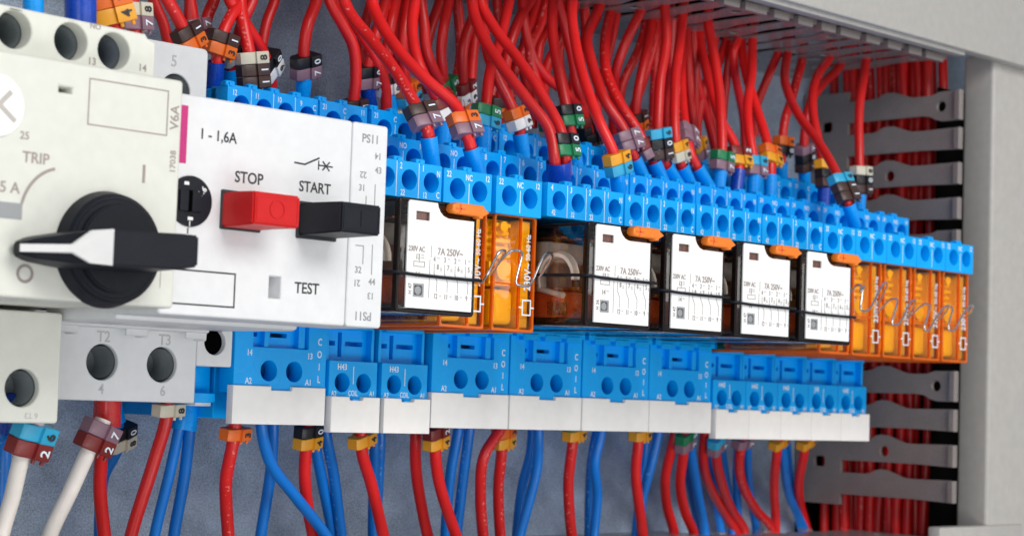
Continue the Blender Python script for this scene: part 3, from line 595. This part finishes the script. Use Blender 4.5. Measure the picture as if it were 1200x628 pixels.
# handle
b = BM(); cyl(b, (-13.0, -5.55, 3.32), (-13.0, -5.9, 3.32), 1.06, .98, 64); cyl(b, (-13.0, -5.88, 3.32), (-13.0, -5.96, 3.32), .96, .9, 64)
cyl(b, (-13.0, -5.9, 3.32), (-13.0, -6.06, 3.32), .80, .78, 48)
bmesh.ops.bevel(b, geom=[e for e in b.edges if e.is_manifold and e.calc_face_angle(0) > .8], offset=.03, segments=2, affect='EDGES')
obj('handle_dial', b, 'black', rb, True)
def loft(b, secs):
    vs = [[b.verts.new((x, -d, z)) for d, z in ((d0, z0), (d0, z1), (d1, z1-.03), (d1, z0+.03))] for x, d0, d1, z0, z1 in secs]
    for i in range(len(vs)-1):
        for k in range(4): b.faces.new((vs[i][k], vs[i][(k+1) % 4], vs[i+1][(k+1) % 4], vs[i+1][k]))
    b.faces.new(vs[0][::-1]); b.faces.new(vs[-1])
b = BM(); loft(b, [(-14.92, 5.7, 5.95, 3.06, 3.30), (-14.7, 5.7, 6.2, 2.98, 3.40), (-14.25, 5.7, 6.62, 2.93, 3.50), (-13.9, 5.7, 7.15, 2.9, 3.57), (-12.5, 5.7, 7.2, 2.93, 3.62), (-12.12, 5.7, 7.18, 3.0, 3.62), (-12.05, 5.7, 7.05, 3.04, 3.58)])
bmesh.ops.bevel(b, geom=[e for e in b.edges], offset=.03, segments=2, affect='EDGES', clamp_overlap=True); obj('handle_grip', b, 'black', rb, True)
b = BM(); v = [b.verts.new(p) for p in ((-13.88, -7.18, 2.93), (-13.88, -7.18, 3.55), (-14.12, -6.86, 3.52), (-14.34, -6.60, 3.27), (-14.95, -5.99, 3.25), (-14.95, -5.99, 3.12), (-14.32, -6.62, 3.12), (-14.12, -6.86, 2.96))]
v2 = [b.verts.new(p) for p in ((-13.88, -7.22, 2.93), (-13.88, -7.22, 3.55), (-14.12, -6.93, 3.52), (-14.34, -6.70, 3.27), (-14.97, -6.05, 3.25), (-14.97, -6.05, 3.12), (-14.34, -6.68, 3.14), (-14.12, -6.93, 2.96))]
b.faces.new(v[::-1]); b.faces.new(v2)
for k in range(8): b.faces.new((v[k], v[(k+1) % 8], v2[(k+1) % 8], v2[k]))
obj('handle_pointer', b, 'cover', rb)
b = BM(); cyl(b, (-15.35, -5.5, 5.62), (-15.35, -5.66, 5.62), .56, .54, 40); obj('setting_dial', b, 'label', rb, True)
b = BM(); line(b, [(-15.5, 5.8), (-15.0, 5.4)], 5.66, .09); line(b, [(-15.5, 5.4), (-15.1, 5.85)], 5.663, .09); obj('dial_cross', b, 'ink_pale', rb); D = 5.6
arc = [(-13.94+.82*math.cos(math.radians(a)), 3.75+.92*math.sin(math.radians(a))) for a in range(104, 168, 6)]
c = circ(-14.6, 2.78, .14, 24)
for nm, pl, w_ in (('dial_tick', [(-14.98, 5.42), (-14.9, 5.32)], .02), ('trip_arc', arc, .055), ('off_mark', c+[c[0]], .05), ('on_mark', [(-12.28, 4.62), (-12.28, 4.90)], .06), ('label_outline', [(-13.50, 5.52), (-11.83, 5.52), (-11.83, 6.34), (-13.50, 6.34), (-13.50, 5.52)], .025), ('mould_line', [(-11.82, 2.72), (-11.82, 3.25)], .015)):
    b = BM(); line(b, pl, D, w_); obj(nm, b, 'ink', rb)
for nm, tx, x, z, d_, sz, rt in (('dial_number', '25', -14.74, 5.16, D, .19, 0), ('trip_lettering', 'TRIP', -14.5, 4.79, D, .27, 0), ('rating_lettering', '5 A', -14.98, 4.23, D, .27, 0), ('type_lettering', 'V6A', -11.66, 5.87, D, .26, 90), ('serial_number', '17038', -11.66, 5.05, D, .17, 90), ('contact_lettering', 'NO', -12.76, 7.52, 4.5, .15, 0), ('terminal_number', '13', -12.80, 6.86, 4.5, .19, 0), ('terminal_number', '14', -11.7, 6.90, 4.5, .19, 0)):
    b = BM(); text(b, tx, x, z, d_, sz, rt); obj(nm, b, 'ink', rb)
b = BM(); text(b, '6 T3', -12.1, .27, 1.8, .16, 180); obj('embossed_lettering', b, 'emboss', rb)
b = BM(); box(b, -14.1, -13.84, 5.0, 5.2, 6.0, 6.14); box(b, -15.4, -14.72, 5.58, 5.61, 3.70, 3.98); obj('slot_opening', b, 'grey_bore', rb)
# small blue terminal tucked under the auxiliary terminal
tb = thing('terminal_block', 'small shaded blue terminal block tucked below the black bored cream terminal', 'terminal block', (-6.5, 0, .8))
b = BM(); box(b, -6.95, -6.1, -4.3, -.7, .75, 1.42, .03, 2); box(b, -6.75, -6.15, -3.5, -.4, .6, .82, .02, 1); obj('block_body', b, 'blue', tb, True)
b = BM(); box(b, -6.55, -6.12, -1.4, -.6, .52, .78, .02, 1); obj('wire_entry', b, 'cover', tb, True)
# mounting rail behind everything
b = BM(); box(b, -20, 19.2, -4.45, -4.3, 2.0, 5.5, .02, 1); tag(obj('mounting_rail', b, 'screw', None, True), 'steel mounting rail hidden behind the row of sockets and switches', 'rail')
# ================================================================= WIRES
def marker_meshes():
    b = BM()
    # band round the wire
    plate(b, [[(-.37, -.13), (-.28, -.20), (.04, -.20), (.04, .20), (-.28, .20), (-.37, .13)]], 0, .28, .025, 2, Matrix.Translation((0, 0, .14)))
    plate(b, [[(0, -.26), (.36, -.23), (.38, -.19), (.38, .19), (.36, .23), (0, .26)]], 0, .29, .025, 2, Matrix.Translation((0, 0, .145)))
    for x in (.09, .3): cyl(b, (x, -.15, -.13), (x, -.15, -.22), .04, .035, 8)
    me = bpy.data.meshes.new('marker'); bmesh.ops.recalc_face_normals(b, faces=b.faces); b.to_mesh(me); b.free()
    me.polygons.foreach_set('use_smooth', [True]*len(me.polygons)); me.set_sharp_from_angle(angle=math.radians(38)); return me
MKME = {}; DGME = {}
_base = marker_meshes()
for k in MK:
    me = _base.copy(); me.name = 'wire_marker'; me.materials.append(M['mk'+k]); MKME[k] = me
    d = text_me(k, .27, .006).copy(); d.name = 'digit'; d.transform(Matrix.Translation((.2, -.262, 0)) @ FRONT @ Matrix.Rotation(math.radians(90), 4, 'Z'))
    # mirror-safe: build the digit facing local +Y
    d.materials.append(M['ink_white' if k in '01275' else 'ink_black']); DGME[k] = d
def add_markers(t, path, codes, s0, direction=1, turn=0, sc=1.0):
    """stack of numbered rings on the path round arc position s0 (codes listed top to bottom)"""
    Ls = [0]
    for a, c in zip(path, path[1:]): Ls.append(Ls[-1]+(c-a).length)
    def P(s):
        s = max(0, min(Ls[-1]-1e-4, s)); i = max(j for j in range(len(Ls)-1) if Ls[j] <= s); f = (s-Ls[i])/max(1e-6, Ls[i+1]-Ls[i]); return path[i].lerp(path[i+1], f)
    h = .285*sc; n = len(codes)
    c0 = P(s0); tan = (P(s0+.35)-P(s0-.35)).normalized()
    if tan.z < 0: tan = -tan
    for i, k in enumerate(codes):
        c = c0+tan*h*((n-1)/2-i)
        front = Vector((math.sin(turn), -math.cos(turn), 0)); front = (front-tan*front.dot(tan)).normalized(); rt = front.cross(tan)*-1
        if rt.x < 0: rt = -rt
        o = bpy.data.objects.new('wire_marker', MKME[k]); COL.objects.link(o); o.parent = t
        mt = Matrix((rt*sc, -front*sc, tan*sc)).transposed().to_4x4(); mt.translation = c-t.location
        o.matrix_local = mt; o['label'] = KN[k]+' marker ring reading '+k
        d = bpy.data.objects.new('digit', DGME[k]); COL.objects.link(d); d.parent = o
NW = []
def wire(label, pts, mat='red_wire', r=.150, markers=None, ferrule=None, group=None, s0=None, turn=.25, cut=None, name='wire', twin=False, fl=.7, msc=1.0):
    """pts: world points, from the terminal end to the duct end"""
    path = catmull(pts, 8); base = path[0]
    t = thing(name, label, 'wire', base, group)
    b = BM(); tube(b, path, r, 14); obj('insulation', b, mat, t, True)
    if ferrule:
        d = (path[3]-path[0]).normalized(); fr_ = .31 if twin else .20
        b = BM(); p0 = path[0]-d*fl*.5; p1 = path[0]+d*fl*.5; off = Vector((.12, 0, 0)) if twin else Vector()
        cyl(b, p0+off, p1+off, fr_*.93, fr_, 24, False); cyl(b, p1+off-d*.06, p1+off, fr_*.8, fr_, 24, False); cyl(b, p0+off, p1+off-d*.1, fr_*.85, fr_*.85, 20)
        obj('ferrule', b, ferrule, t, True)
    if markers: add_markers(t, path, markers, s0, turn=turn, sc=msc)
    NW.append(t); return t
def upx(pts, D0, D1, bow=0.0):
    """pixel trace (terminal -> duct) to world, depth easing from D0 to D1"""
    v0, v1 = pts[0][1], pts[-1][1]; out = []
    for u, v in pts:
        f = (v-v0)/(v1-v0) if v1 != v0 else 0
        g = f*f*(3-2*f); out.append(at(u, v, D0+(D1-D0)*g+bow*math.sin(math.pi*f)))
    return out
def s_at(path_pts, v):
    path = catmull(path_pts, 8); best = (1e9, 0); s = 0; prev = path[0]
    for p in path:
        s += (p-prev).length; prev = p
        q = R.inverted() @ (p-CAM); vv = 314+2250*q.y/q.z
        if abs(vv-v) < best[0]: best = (abs(vv-v), s)
    return best[1]
TD = {1: 2.65, 2: .40, 3: -1.75}
UP = [  # tier, ferrule, trace from ferrule upwards, markers top->bottom, v of the marker stack, label words, kwargs
 (1, 'blue_ferrule', [(505, 180), (500, 150), (483, 116), (458, 76), (436, 48), (403, 0)], '17', 137, 'red wire slanting up left from the front terminals'),
 (1, 'blue_ferrule', [(557, 192), (546, 155), (534, 125), (502, 96), (470, 63), (447, 29), (436, 0)], '37', 146, 'red wire slanting from the front terminals to the top left'),
 (1, 'navy_ferrule', [(651, 207), (650, 188), (643, 151), (617, 116), (588, 78), (563, 38), (553, 0)], None, None, 'red wire without a ring of its own sharing the big navy ferrule'),
 (1, None, [(664, 205), (663, 188), (657, 153), (634, 110), (607, 69), (580, 34), (563, 0)], '05', 169, 'red printed wire sharing the big navy ferrule'),
 (1, 'blue_ferrule', [(724, 212), (721, 185), (702, 142), (690, 110), (676, 60), (671, 0)], '46', 191, 'long red wire bending down in front of the others'),
 (1, 'blue_ferrule', [(998, 252), (992, 232), (980, 203), (962, 171), (934, 132), (920, 97), (920, 80), (923, 62)], '611', 222, 'red wire falling to the front terminals at right'),
 (2, 'blue_ferrule', [(520, 158), (520, 134), (508, 109), (491, 76), (483, 38), (487, -4)], '29', 127, 'red wire curving down behind the crossing ones'),
 (2, 'blue_ferrule', [(567, 166), (568, 140), (570, 118), (574, 86), (586, 48), (597, 0)], '56', 138, 'red wire leaning right at its top'),
 (2, 'blue_ferrule', [(612, 175), (608, 150), (598, 122), (582, 90), (570, 55), (566, 0)], '39', 138, 'red wire emerging under the crossing pair'),
 (2, 'blue_ferrule', [(674, 185), (670, 160), (664, 128), (653, 76), (647, 29), (649, -4)], '05', 137, 'red wire standing nearly upright behind'),
 (2, 'blue_ferrule', [(750, 200), (740, 178), (731, 152), (710, 120), (694, 76), (688, 44), (703, 6)], '77', 165, 'red wire with a kink near the overhead duct'),
 (2, 'blue_ferrule', [(773, 204), (762, 180), (748, 154), (727, 122), (711, 86), (709, 48), (716, 14)], '27', 175, 'red wire dropping from beside the duct edge'),
 (2, 'blue_ferrule', [(788, 206), (773, 180), (771, 150), (772, 120), (774, 92), (781, 48), (779, 7)], '601', 168, 'red printed wire close to the duct middle'),
 (2, 'blue_ferrule', [(805, 208), (795, 185), (791, 155), (791, 110), (792, 86), (797, 48), (800, 18)], '48', 178, 'bright red nearly straight wire'),
 (2, 'blue_ferrule', [(824, 208), (811, 185), (804, 155), (799, 110), (799, 60), (801, 34)], '77', 160, 'red wire behind the bright straight one'),
 (2, 'blue_ferrule', [(843, 213), (846, 175), (845, 140), (843, 110), (837, 67), (830, 28)], '57', 188, 'red wire hanging straight from the duct slot'),
 (2, 'navy_ferrule', [(864, 215), (866, 190), (860, 168), (846, 143), (835, 110), (826, 76), (820, 40)], '24', 184, 'red wire bowing left of the straight one'),
 (2, 'blue_ferrule', [(883, 219), (884, 195), (878, 155), (876, 125), (881, 86), (882, 46)], '67', 195, 'slim printed red wire rising to the duct'),
 (2, 'blue_ferrule', [(903, 221), (903, 190), (897, 160), (884, 120), (873, 80), (869, 48)], '34', 181, 'red wire crossing behind the slim printed one'),
 (2, 'navy_ferrule', [(965, 236), (966, 205), (960, 170), (953, 135), (953, 105), (960, 85), (972, 67)], '401', 206, 'S shaped red wire before the duct corner'),
 (2, 'blue_ferrule', [(1007, 243), (1008, 215), (1007, 185), (1007, 127), (1012, 92), (1015, 70)], '801', 211, 'rightmost free standing red wire'),
 (3, 'blue_ferrule', [(943, 215), (942, 185), (943, 155), (950, 120), (963, 100), (985, 76)], '701', 185, 'red wire in shade left of the upright duct'),
 (3, 'blue_ferrule', [(916, 205), (916, 175), (920, 140), (928, 115), (933, 96), (940, 70)], '30', 171, 'red wire straight down from a slot near the wall corner'),
 (3, 'blue_ferrule', [(824, 200), (818, 180), (812, 140), (808, 100), (806, 70), (804, 33)], '47', 177, 'red wire set back between brighter ones'),
 (3, 'blue_ferrule', [(355, 108), (357, 78), (356, 62), (360, 32), (372, -4)], '07', 79, 'lone red wire standing clear above the push button switch'),
 (-1.2, 'blue_ferrule', [(293, 119), (296, 95), (292, 62), (286, 31), (281, -4)], '811', 85, 'red wire above the push button switch'),
 (-2.3, 'blue_ferrule', [(316, 122), (318, 98), (310, 66), (290, 32), (268, -4)], '09', 77, 'red wire crossing behind the one with three stacked rings'),
 (-1.5, 'navy_ferrule', [(252, 92), (254, 72), (261, 40), (270, 20), (284, -4)], '13', 50, 'red wire leaning right beside the upper terminal plate'),
 (-2.7, 'blue_ferrule', [(269, 95), (270, 72), (277, 48), (285, 24), (297, -4)], '08', 60, 'red wire half hidden at the back beside three stacked rings'),
 (3, 'blue_ferrule', [(455, 115), (452, 95), (454, 60), (458, 29), (464, -4)], '19', 98, 'shaded red wire behind the long slanted ones'),
 (3, 'navy_ferrule', [(432, 113), (430, 90), (437, 55), (444, 28), (453, -4)], '07', 88, 'shaded red wire left of the slanted ones'),
 (3, 'blue_ferrule', [(414, 150), (413, 130), (417, 90), (414, 55), (402, 30), (385, -4)], '18', 129, 'red wire at the corner of the push button switch'),
 (3, 'blue_ferrule', [(455, 160), (453, 140), (451, 100), (439, 67), (422, 38), (394, -4)], '84', 145, 'thick red wire curving down beside the PS11 corner'),
 (3, 'navy_ferrule', [(480, 126), (476, 100), (472, 70), (473, 35), (479, -4)], '36', 110, 'red wire deep behind the slanted group'),
 (3, 'blue_ferrule', [(535, 148), (536, 128), (515, 96), (500, 60), (497, 30), (493, -4)], '33', 127, 'red wire bending right into an orange pair of rings'),
 (3, 'blue_ferrule', [(525, 122), (520, 95), (517, 65), (519, 38), (527, -4)], '55', 106, 'faded printed red wire at the back'),
 (3, 'blue_ferrule', [(547, 140), (543, 112), (542, 85), (543, 55), (553, 25), (566, -4)], '29', 109, 'red wire arching behind the crossing pair'),
 (3, 'blue_ferrule', [(588, 160), (585, 130), (590, 95), (597, 55), (610, 20), (624, -4)], '13', 124, 'red wire slanting right behind the nearly vertical one'),
 (3, 'navy_ferrule', [(692, 175), (688, 150), (684, 125), (676, 100), (673, 80), (668, 55), (660, 25), (652, -4)], '20', 148, 'red wire at the rear in the middle'),
 (3, 'blue_ferrule', [(695, 195), (694, 170), (686, 140), (664, 110), (640, 90), (624, 66), (615, 30), (612, -4)], '01', 165, 'red wire diving behind the front bunch'),
 (3, 'blue_ferrule', [(648, 170), (646, 148), (640, 120), (627, 90), (621, 60), (634, 26), (642, -4)], '58', 150, 'red wire ending near the green and beige pair'),
 (3, 'blue_ferrule', [(752, 170), (745, 140), (747, 110), (753, 80), (760, 50), (764, 24)], '13', 142, 'shaded red wire above the brown ring behind the mauve ones'),
]
NM = {}
for i, (tier, fer, pts, mk, mv, words) in enumerate(UP):
    D0 = TD.get(tier, tier); tier = tier if tier in TD else 3; D1 = 0.0 if tier == 1 else (-.6 if tier == 2 else -1.4)
    end = pts[-1]
    if end[1] > 2: D1 = -atZ(end[0], end[1], 12.05).y; 
    P = upx(pts, D0, D1, .5 if tier == 1 else .2)
    last = P[-1]
    if end[1] <= 2: P.append(Vector((last.x+(P[-1].x-P[-2].x)*.5, last.y, max(last.z+.5, 12.4))))
    else: P.append(last+Vector(((P[-1].x-P[-2].x)*.2, 0, .6)))
    d = (P[1]-P[0]).normalized(); P = [P[0]-d*.5]+P if False else P
    mw = ''
    if mk: mw = ', ringed '+', '.join('%s %s' % (KN[k], k) for k in mk)
    wire(words+mw, P, 'red_wire', random.uniform(.138, .15), mk, fer, 'red wires rising from the upper terminals', s_at(P, mv) if mk else None, turn=random.uniform(-.1, .35), twin=(fer == 'navy_ferrule' and tier == 1), fl=.8)
# wires that only show as a red background layer
BK = [[(199, 60), (191, 27), (179, -4)], [(225, 50), (208, 21), (194, -4)], [(224, 60), (222, 23), (223, -4)], [(238, 50), (243, 20), (252, -4)],
      [(306, 95), (308, 49), (313, 25), (323, -4)], [(425, 110), (422, 60), (428, 29), (436, -4)], [(440, 100), (432, 70), (448, 30), (459, -4)], [(495, 110), (498, 66), (504, 36), (517, -4)], [(552, 140), (552, 95), (557, 40), (566, -4)],
      [(598, 150), (600, 95), (607, 71), (624, 34), (643, -4)], [(624, 150), (630, 70), (634, 48), (650, 24), (664, -4)], [(636, 140), (641, 78), (652, 55), (668, 25), (674, 4)],
      [(667, 150), (669, 120), (674, 80), (684, 50), (700, 20)], [(680, 150), (680, 115), (678, 90), (686, 40), (685, 12)], [(719, 170), (719, 115), (722, 82), (734, 48), (751, 13)],
      [(728, 170), (728, 105), (749, 57), (758, 25)], [(742, 165), (741, 134), (752, 100), (764, 60), (772, 26)], [(781, 165), (781, 115), (785, 76), (788, 24)], [(812, 175), (815, 115), (814, 76), (811, 38)],
      [(838, 175), (829, 138), (818, 100), (813, 60), (812, 38)], [(840, 165), (832, 120), (840, 80), (851, 48)], [(846, 160), (848, 125), (853, 80), (858, 48)], [(873, 175), (871, 138), (862, 90), (860, 60), (866, 46)], [(884, 160), (886, 128), (900, 90), (912, 62)], [(818, 180), (817, 150), (824, 110), (832, 80), (838, 45)], [(765, 160), (766, 120), (768, 80), (770, 26)],
      [(531, 140), (535, 100), (540, 60), (538, 25), (535, -4)], [(574, 140), (577, 110), (590, 70), (585, 30), (582, -4)], [(660, 150), (662, 110), (655, 70), (662, 20), (668, -4)],
      [(612, 150), (618, 110), (612, 70), (620, 30), (630, -4)], [(480, 110), (467, 70), (466, 38), (473, -4)], [(704, 165), (700, 130), (706, 90), (716, 50), (722, 18)]]
for pts in BK:
    e = pts[-1]; D0 = -2.3; D1 = -2.2 if e[1] <= 3 else min(-.8, -atZ(e[0], e[1], 12.05).y)
    P = upx([(pts[0][0], pts[0][1])]+pts[1:], D0, D1); l = P[-1]; P.append(Vector((l.x+(P[-1].x-P[-2].x)*.4, l.y, max(l.z+.5, 12.4))))
    wire('unmarked red wire in the rear layer behind the ringed wires', P, 'red_wire', random.uniform(.13, .145), group='rear layer of red wires')
# top left: ferrules and ringed wires above the rotary switch
def tl(label, pts, D, mk, mv, fer, mat='red_wire', r=.15, **k):
    P = [at(u, v, D) for u, v in pts]; wire(label, P, mat, r, mk, fer, 'wires of the rotary switch', s_at(P, mv) if mk else None, **k)
tl('wire with a light blue ferrule entering the top of the rotary switch', [(39, 14), (38, -20), (30, -60)], 3.6, None, None, 'blue_ferrule', fl=1.2)
tl('red wire in a fat navy ferrule entering the top of the rotary switch', [(88, 25), (88, -20), (90, -70)], 3.6, None, None, 'navy_ferrule', twin=True, fl=1.7)
P = [at(u, v, 2.6) for u, v in ((138, 45), (128, 10), (116, -40))]; wire('red wire with orange 3 over amber 4 rings behind the top of the rotary switch', P, 'red_wire', .15, '34', None, 'wires of the rotary switch', s_at(P, 11), turn=-.2, msc=1.15)
P = [at(u, v, 1.6) for u, v in ((158, 60), (156, 20), (152, -30))]; wire('red wire with beige 8 over mauve 7 rings beside the top of the rotary switch', P, 'red_wire', .15, '87', None, 'wires of the rotary switch', s_at(P, 22), turn=.2)
P = [at(u, v, -.6) for u, v in ((235, 90), (226, 60), (208, 21), (190, -10))]; wire('red wire with brown 1 over orange 3 rings just above the upper terminal plate', P, 'red_wire', .15, '13', None, 'red wires rising from the upper terminals', s_at(P, 47), turn=.3)
P = [at(u, v, -2.2) for u, v in ((236, 80), (230, 40), (223, 0), (222, -30))]; wire('red wire with one mauve 7 ring behind the brown and orange rings', P, 'red_wire', .14, '7', None, 'red wires rising from the upper terminals', s_at(P, 30), turn=.3)
# ---- lower wires
def lo(label, pts, D0, mat, mk=None, mv=None, fer=None, r=.150, group='wires hanging below the lower terminals', turn=.25, **k):
    e = pts[-1]; De = max(-3.9, min(-1.0, -atZ(e[0], max(e[1], 612), -3.0).y))
    if e[1] < 626 and e[1] > 600: D1 = De
    else: D1 = D0-(.8)
    v0, v1 = pts[0][1], pts[-1][1]; P = []
    for u, v in pts:
        f = (v-v0)/(v1-v0); P.append(at(u, v, D0+(D1-D0)*f*f*(3-2*f)))
    l = P[-1]; dd = (P[-1]-P[-2]); 
    P.append(Vector((l.x+dd.x*.3, l.y, -3.4)) if l.z > -3.0 else l+Vector((0, 0, -.5)))
    P.append(P[-1]+Vector((0, 0, -.6)))
    wire(label, P, mat, r, mk, fer, group, s_at(P, mv) if mk else None, turn=turn, **k)
lo('thick white wire at the lower left corner with cyan 6 over dark red 2 rings', [(42, 490), (36, 512), (26, 534), (14, 583), (0, 634)], 1.0, 'white_wire', '62', 516, 'pink_ferrule', .17, msc=1.2)
lo('dark navy wire end peeking in at the lower left edge', [(10, 485), (8, 500), (6, 512)], .6, 'blue_wire', None, None, 'navy_ferrule', .15, fl=1.2)
lo('thick white wire with mauve 7 over dark red 2 rings', [(121, 491), (113, 511), (104, 528), (84, 572), (56, 634)], -.6, 'white_wire', '72', 511, None, .175, msc=1.15)
lo('red wire under the fat red ferrule beside the white wire', [(120, 480), (119, 505), (119, 528), (117, 571), (123, 634)], -1.1, 'red_wire', None, None, 'red_ferrule', twin=True)
lo('blue wire with black 0 over beige 8 rings behind the white wire', [(134, 478), (138, 500), (139, 520), (120, 560), (118, 600)], -2.4, 'blue_wire', '08', 512, 'blue_ferrule')
lo('red wire bowing left from a beige ring under the terminal marked 6', [(196, 465), (195, 490), (179, 545), (152, 634)], -1.0, 'red_wire', '8', 480, None)
lo('left blue wire of the pair leaving one navy blue ferrule', [(214, 478), (211, 496), (199, 553), (180, 634)], -1.6, 'blue_wire', None, None, 'blue_ferrule', .13, twin=True, fl=1.0)
lo('right blue wire of the pair leaving one navy blue ferrule', [(225, 478), (223, 498), (216, 558), (203, 634)], -1.5, 'blue_wire', None, None, None, .14)
lo('red wire with a single orange 3 ring near the left', [(276, 492), (273, 518), (265, 560), (265, 590), (268, 634)], -.7, 'red_wire', '3', 507)
lo('blue wire crossing diagonally in front to the lower right', [(306, 480), (307, 505), (317, 542), (345, 580), (386, 634)], -.8, 'blue_wire', r=.14)
lo('blue wire hanging straight behind the diagonal blue one', [(320, 480), (320, 505), (317, 555), (305, 634)], -1.6, 'blue_wire', r=.14)
lo('red wire with black 0 over amber 4 rings', [(362, 485), (359, 520), (357, 555), (360, 590), (368, 634)], -1.2, 'red_wire', '04', 510)
lo('left of two blue wires beside the black and amber rings', [(366, 500), (371, 530), (380, 575), (392, 634)], -1.8, 'blue_wire', r=.14)
lo('right of two blue wires beside the black and amber rings', [(379, 490), (383, 515), (391, 555), (401, 634)], -1.6, 'blue_wire', r=.14)
lo('printed red wire with one amber 4 ring under the narrow covers', [(423, 495), (424, 528), (435, 567), (451, 634)], -.9, 'red_wire', '4', 517)
lo('blue wire left behind the printed red one', [(438, 490), (439, 520), (438, 560), (437, 634)], -1.8, 'blue_wire', r=.13)
lo('blue wire right behind the printed red one', [(446, 490), (446, 520), (444, 560), (441, 634)], -2.1, 'blue_wire', r=.13)
lo('darker red wire left of the dark red and amber rings', [(490, 490), (487, 516), (488, 555), (503, 634)], -1.8, 'red_wire')
lo('red wire with dark red 2 over amber 4 rings', [(510, 485), (510, 528), (515, 567), (537, 634)], -1.0, 'red_wire', '24', 513)
lo('left blue wire right of the dark red and amber rings', [(540, 485), (537, 505), (528, 555), (522, 634)], -1.9, 'blue_wire', r=.14)
lo('right blue wire right of the dark red and amber rings', [(552, 485), (550, 505), (542, 567), (535, 634)], -1.7, 'blue_wire', r=.14)
lo('red wire passing left of the orange and amber rings', [(597, 478), (586, 503), (567, 535), (563, 580), (567, 634)], -1.3, 'red_wire')
lo('red wire with orange 3 over amber 4 rings', [(590, 485), (588, 528), (584, 570), (587, 634)], -1.7, 'red_wire', '34', 514)
lo('shaded left blue wire of the pair leaning left in the middle', [(625, 485), (622, 530), (612, 570), (605, 634)], -2.1, 'blue_wire', r=.14)
lo('bright right blue wire of the pair leaning left in the middle', [(631, 485), (631, 510), (629, 550), (608, 634)], -1.6, 'blue_wire', r=.14)
lo('red wire with green 5 over amber 4 rings', [(673, 480), (671, 518), (666, 567), (671, 634)], -1.2, 'red_wire', '54', 503)
lo('bright wavy blue wire right of the lone amber ring', [(707, 485), (704, 510), (697, 542), (700, 580), (695, 634)], -1.6, 'blue_wire', r=.14)
lo('shaded blue wire behind the bright wavy one', [(702, 495), (694, 535), (691, 580), (690, 634)], -2.4, 'blue_wire', r=.14)
lo('red wire with mauve 7 over amber 4 rings', [(751, 480), (748, 518), (745, 555), (754, 634)], -1.2, 'red_wire', '74', 504)
lo('blue wire slanting down left past the mauve and amber rings', [(774, 485), (772, 505), (765, 537), (753, 585), (750, 628)], -1.7, 'blue_wire', r=.14)
lo('shaded blue wire behind the slanting blue one', [(760, 495), (756, 525), (750, 575), (745, 628)], -2.5, 'blue_wire', r=.13)
lo('faded red wire left of the green and mauve rings', [(793, 500), (788, 522), (780, 555), (781, 590), (790, 625)], -1.8, 'red_wire')
lo('red wire with green 5 over mauve 7 rings', [(804, 490), (801, 530), (797, 567), (803, 600), (813, 625)], -1.3, 'red_wire', '57', 517)
lo('blue wire right of the green and mauve rings', [(806, 500), (810, 530), (817, 575), (826, 624)], -2.0, 'blue_wire')
lo('shaded blue wire behind the green and mauve rings', [(803, 510), (806, 550), (813, 590), (819, 623)], -2.7, 'blue_wire', r=.13)
lo('red wire sweeping right from the cyan and mauve rings', [(827, 500), (824, 530), (828, 560), (847, 597), (862, 621)], -1.9, 'red_wire')
lo('red wire with cyan 6 over mauve 7 rings', [(842, 490), (839, 528), (846, 567), (858, 598), (872, 621)], -1.4, 'red_wire', '67', 520)
lo('blue wire right of the cyan and mauve rings', [(844, 500), (847, 535), (853, 575), (858, 621)], -2.5, 'blue_wire', r=.13)
lo('blue wire left of the cyan and mauve rings', [(829, 500), (832, 535), (838, 580), (845, 621)], -2.8, 'blue_wire', r=.13)
lo('red wire with one mauve 7 ring sweeping right', [(876, 495), (868, 525), (868, 560), (886, 597), (905, 620)], -1.5, 'red_wire', '7', 519, turn=.1)
lo('right blue wire under the single mauve ring', [(878, 505), (876, 530), (878, 570), (886, 620)], -2.2, 'blue_wire', r=.13)
lo('left blue wire under the single mauve ring', [(866, 510), (863, 560), (868, 620)], -2.8, 'blue_wire', r=.13)
lo('straight red wire with a tilted amber ring, second from the right', [(915, 495), (911, 525), (907, 567), (909, 619)], -1.5, 'red_wire', '4', 518, turn=.1)
lo('front blue wire bending right between the last two amber rings', [(915, 505), (918, 535), (925, 580), (943, 617)], -2.2, 'blue_wire', r=.14)
lo('rear blue wire bending right between the last two amber rings', [(921, 505), (924, 540), (929, 580), (938, 616)], -2.8, 'blue_wire', r=.13)
lo('printed red wire with an amber ring, last on the right', [(947, 495), (943, 525), (936, 567), (939, 595), (945, 617)], -1.6, 'red_wire', '4', 518, turn=.1)
# ---- the bundle inside the upright duct
rnd = random.Random(3)
for i in range(26):
    row = i % 2; x = 21.45+row*.4+rnd.uniform(-.1, .3); d = -3.7+(i//2)*.40+rnd.uniform(-.08, .08)
    if d > .25: continue
    P = [Vector((x+rnd.uniform(-.12, .12), -(d+.0)-rnd.uniform(-.12, .12), z)) for z in (-5, -2.4, .5, 3.5, 6.5, 9.5, 11.6)]
    P.append(Vector((x-.1, -(d-.1), 14)))
    wire('red wire packed among its like inside the upright slotted duct', P, 'red_wire', .155, group='red wires inside the upright duct')

for o in bpy.data.objects:
    if o.parent is None and 'label' in o and not 4 <= len(o['label'].split()) <= 16: print('LEN', len(o['label'].split()), o['label'])
_seen = {}
for o in bpy.data.objects:
    if o.parent is None and 'label' in o:
        _seen.setdefault(o['label'], []).append(o.name)
for k, v in _seen.items():
    if len(v) > 1: print('DUP', len(v), k)
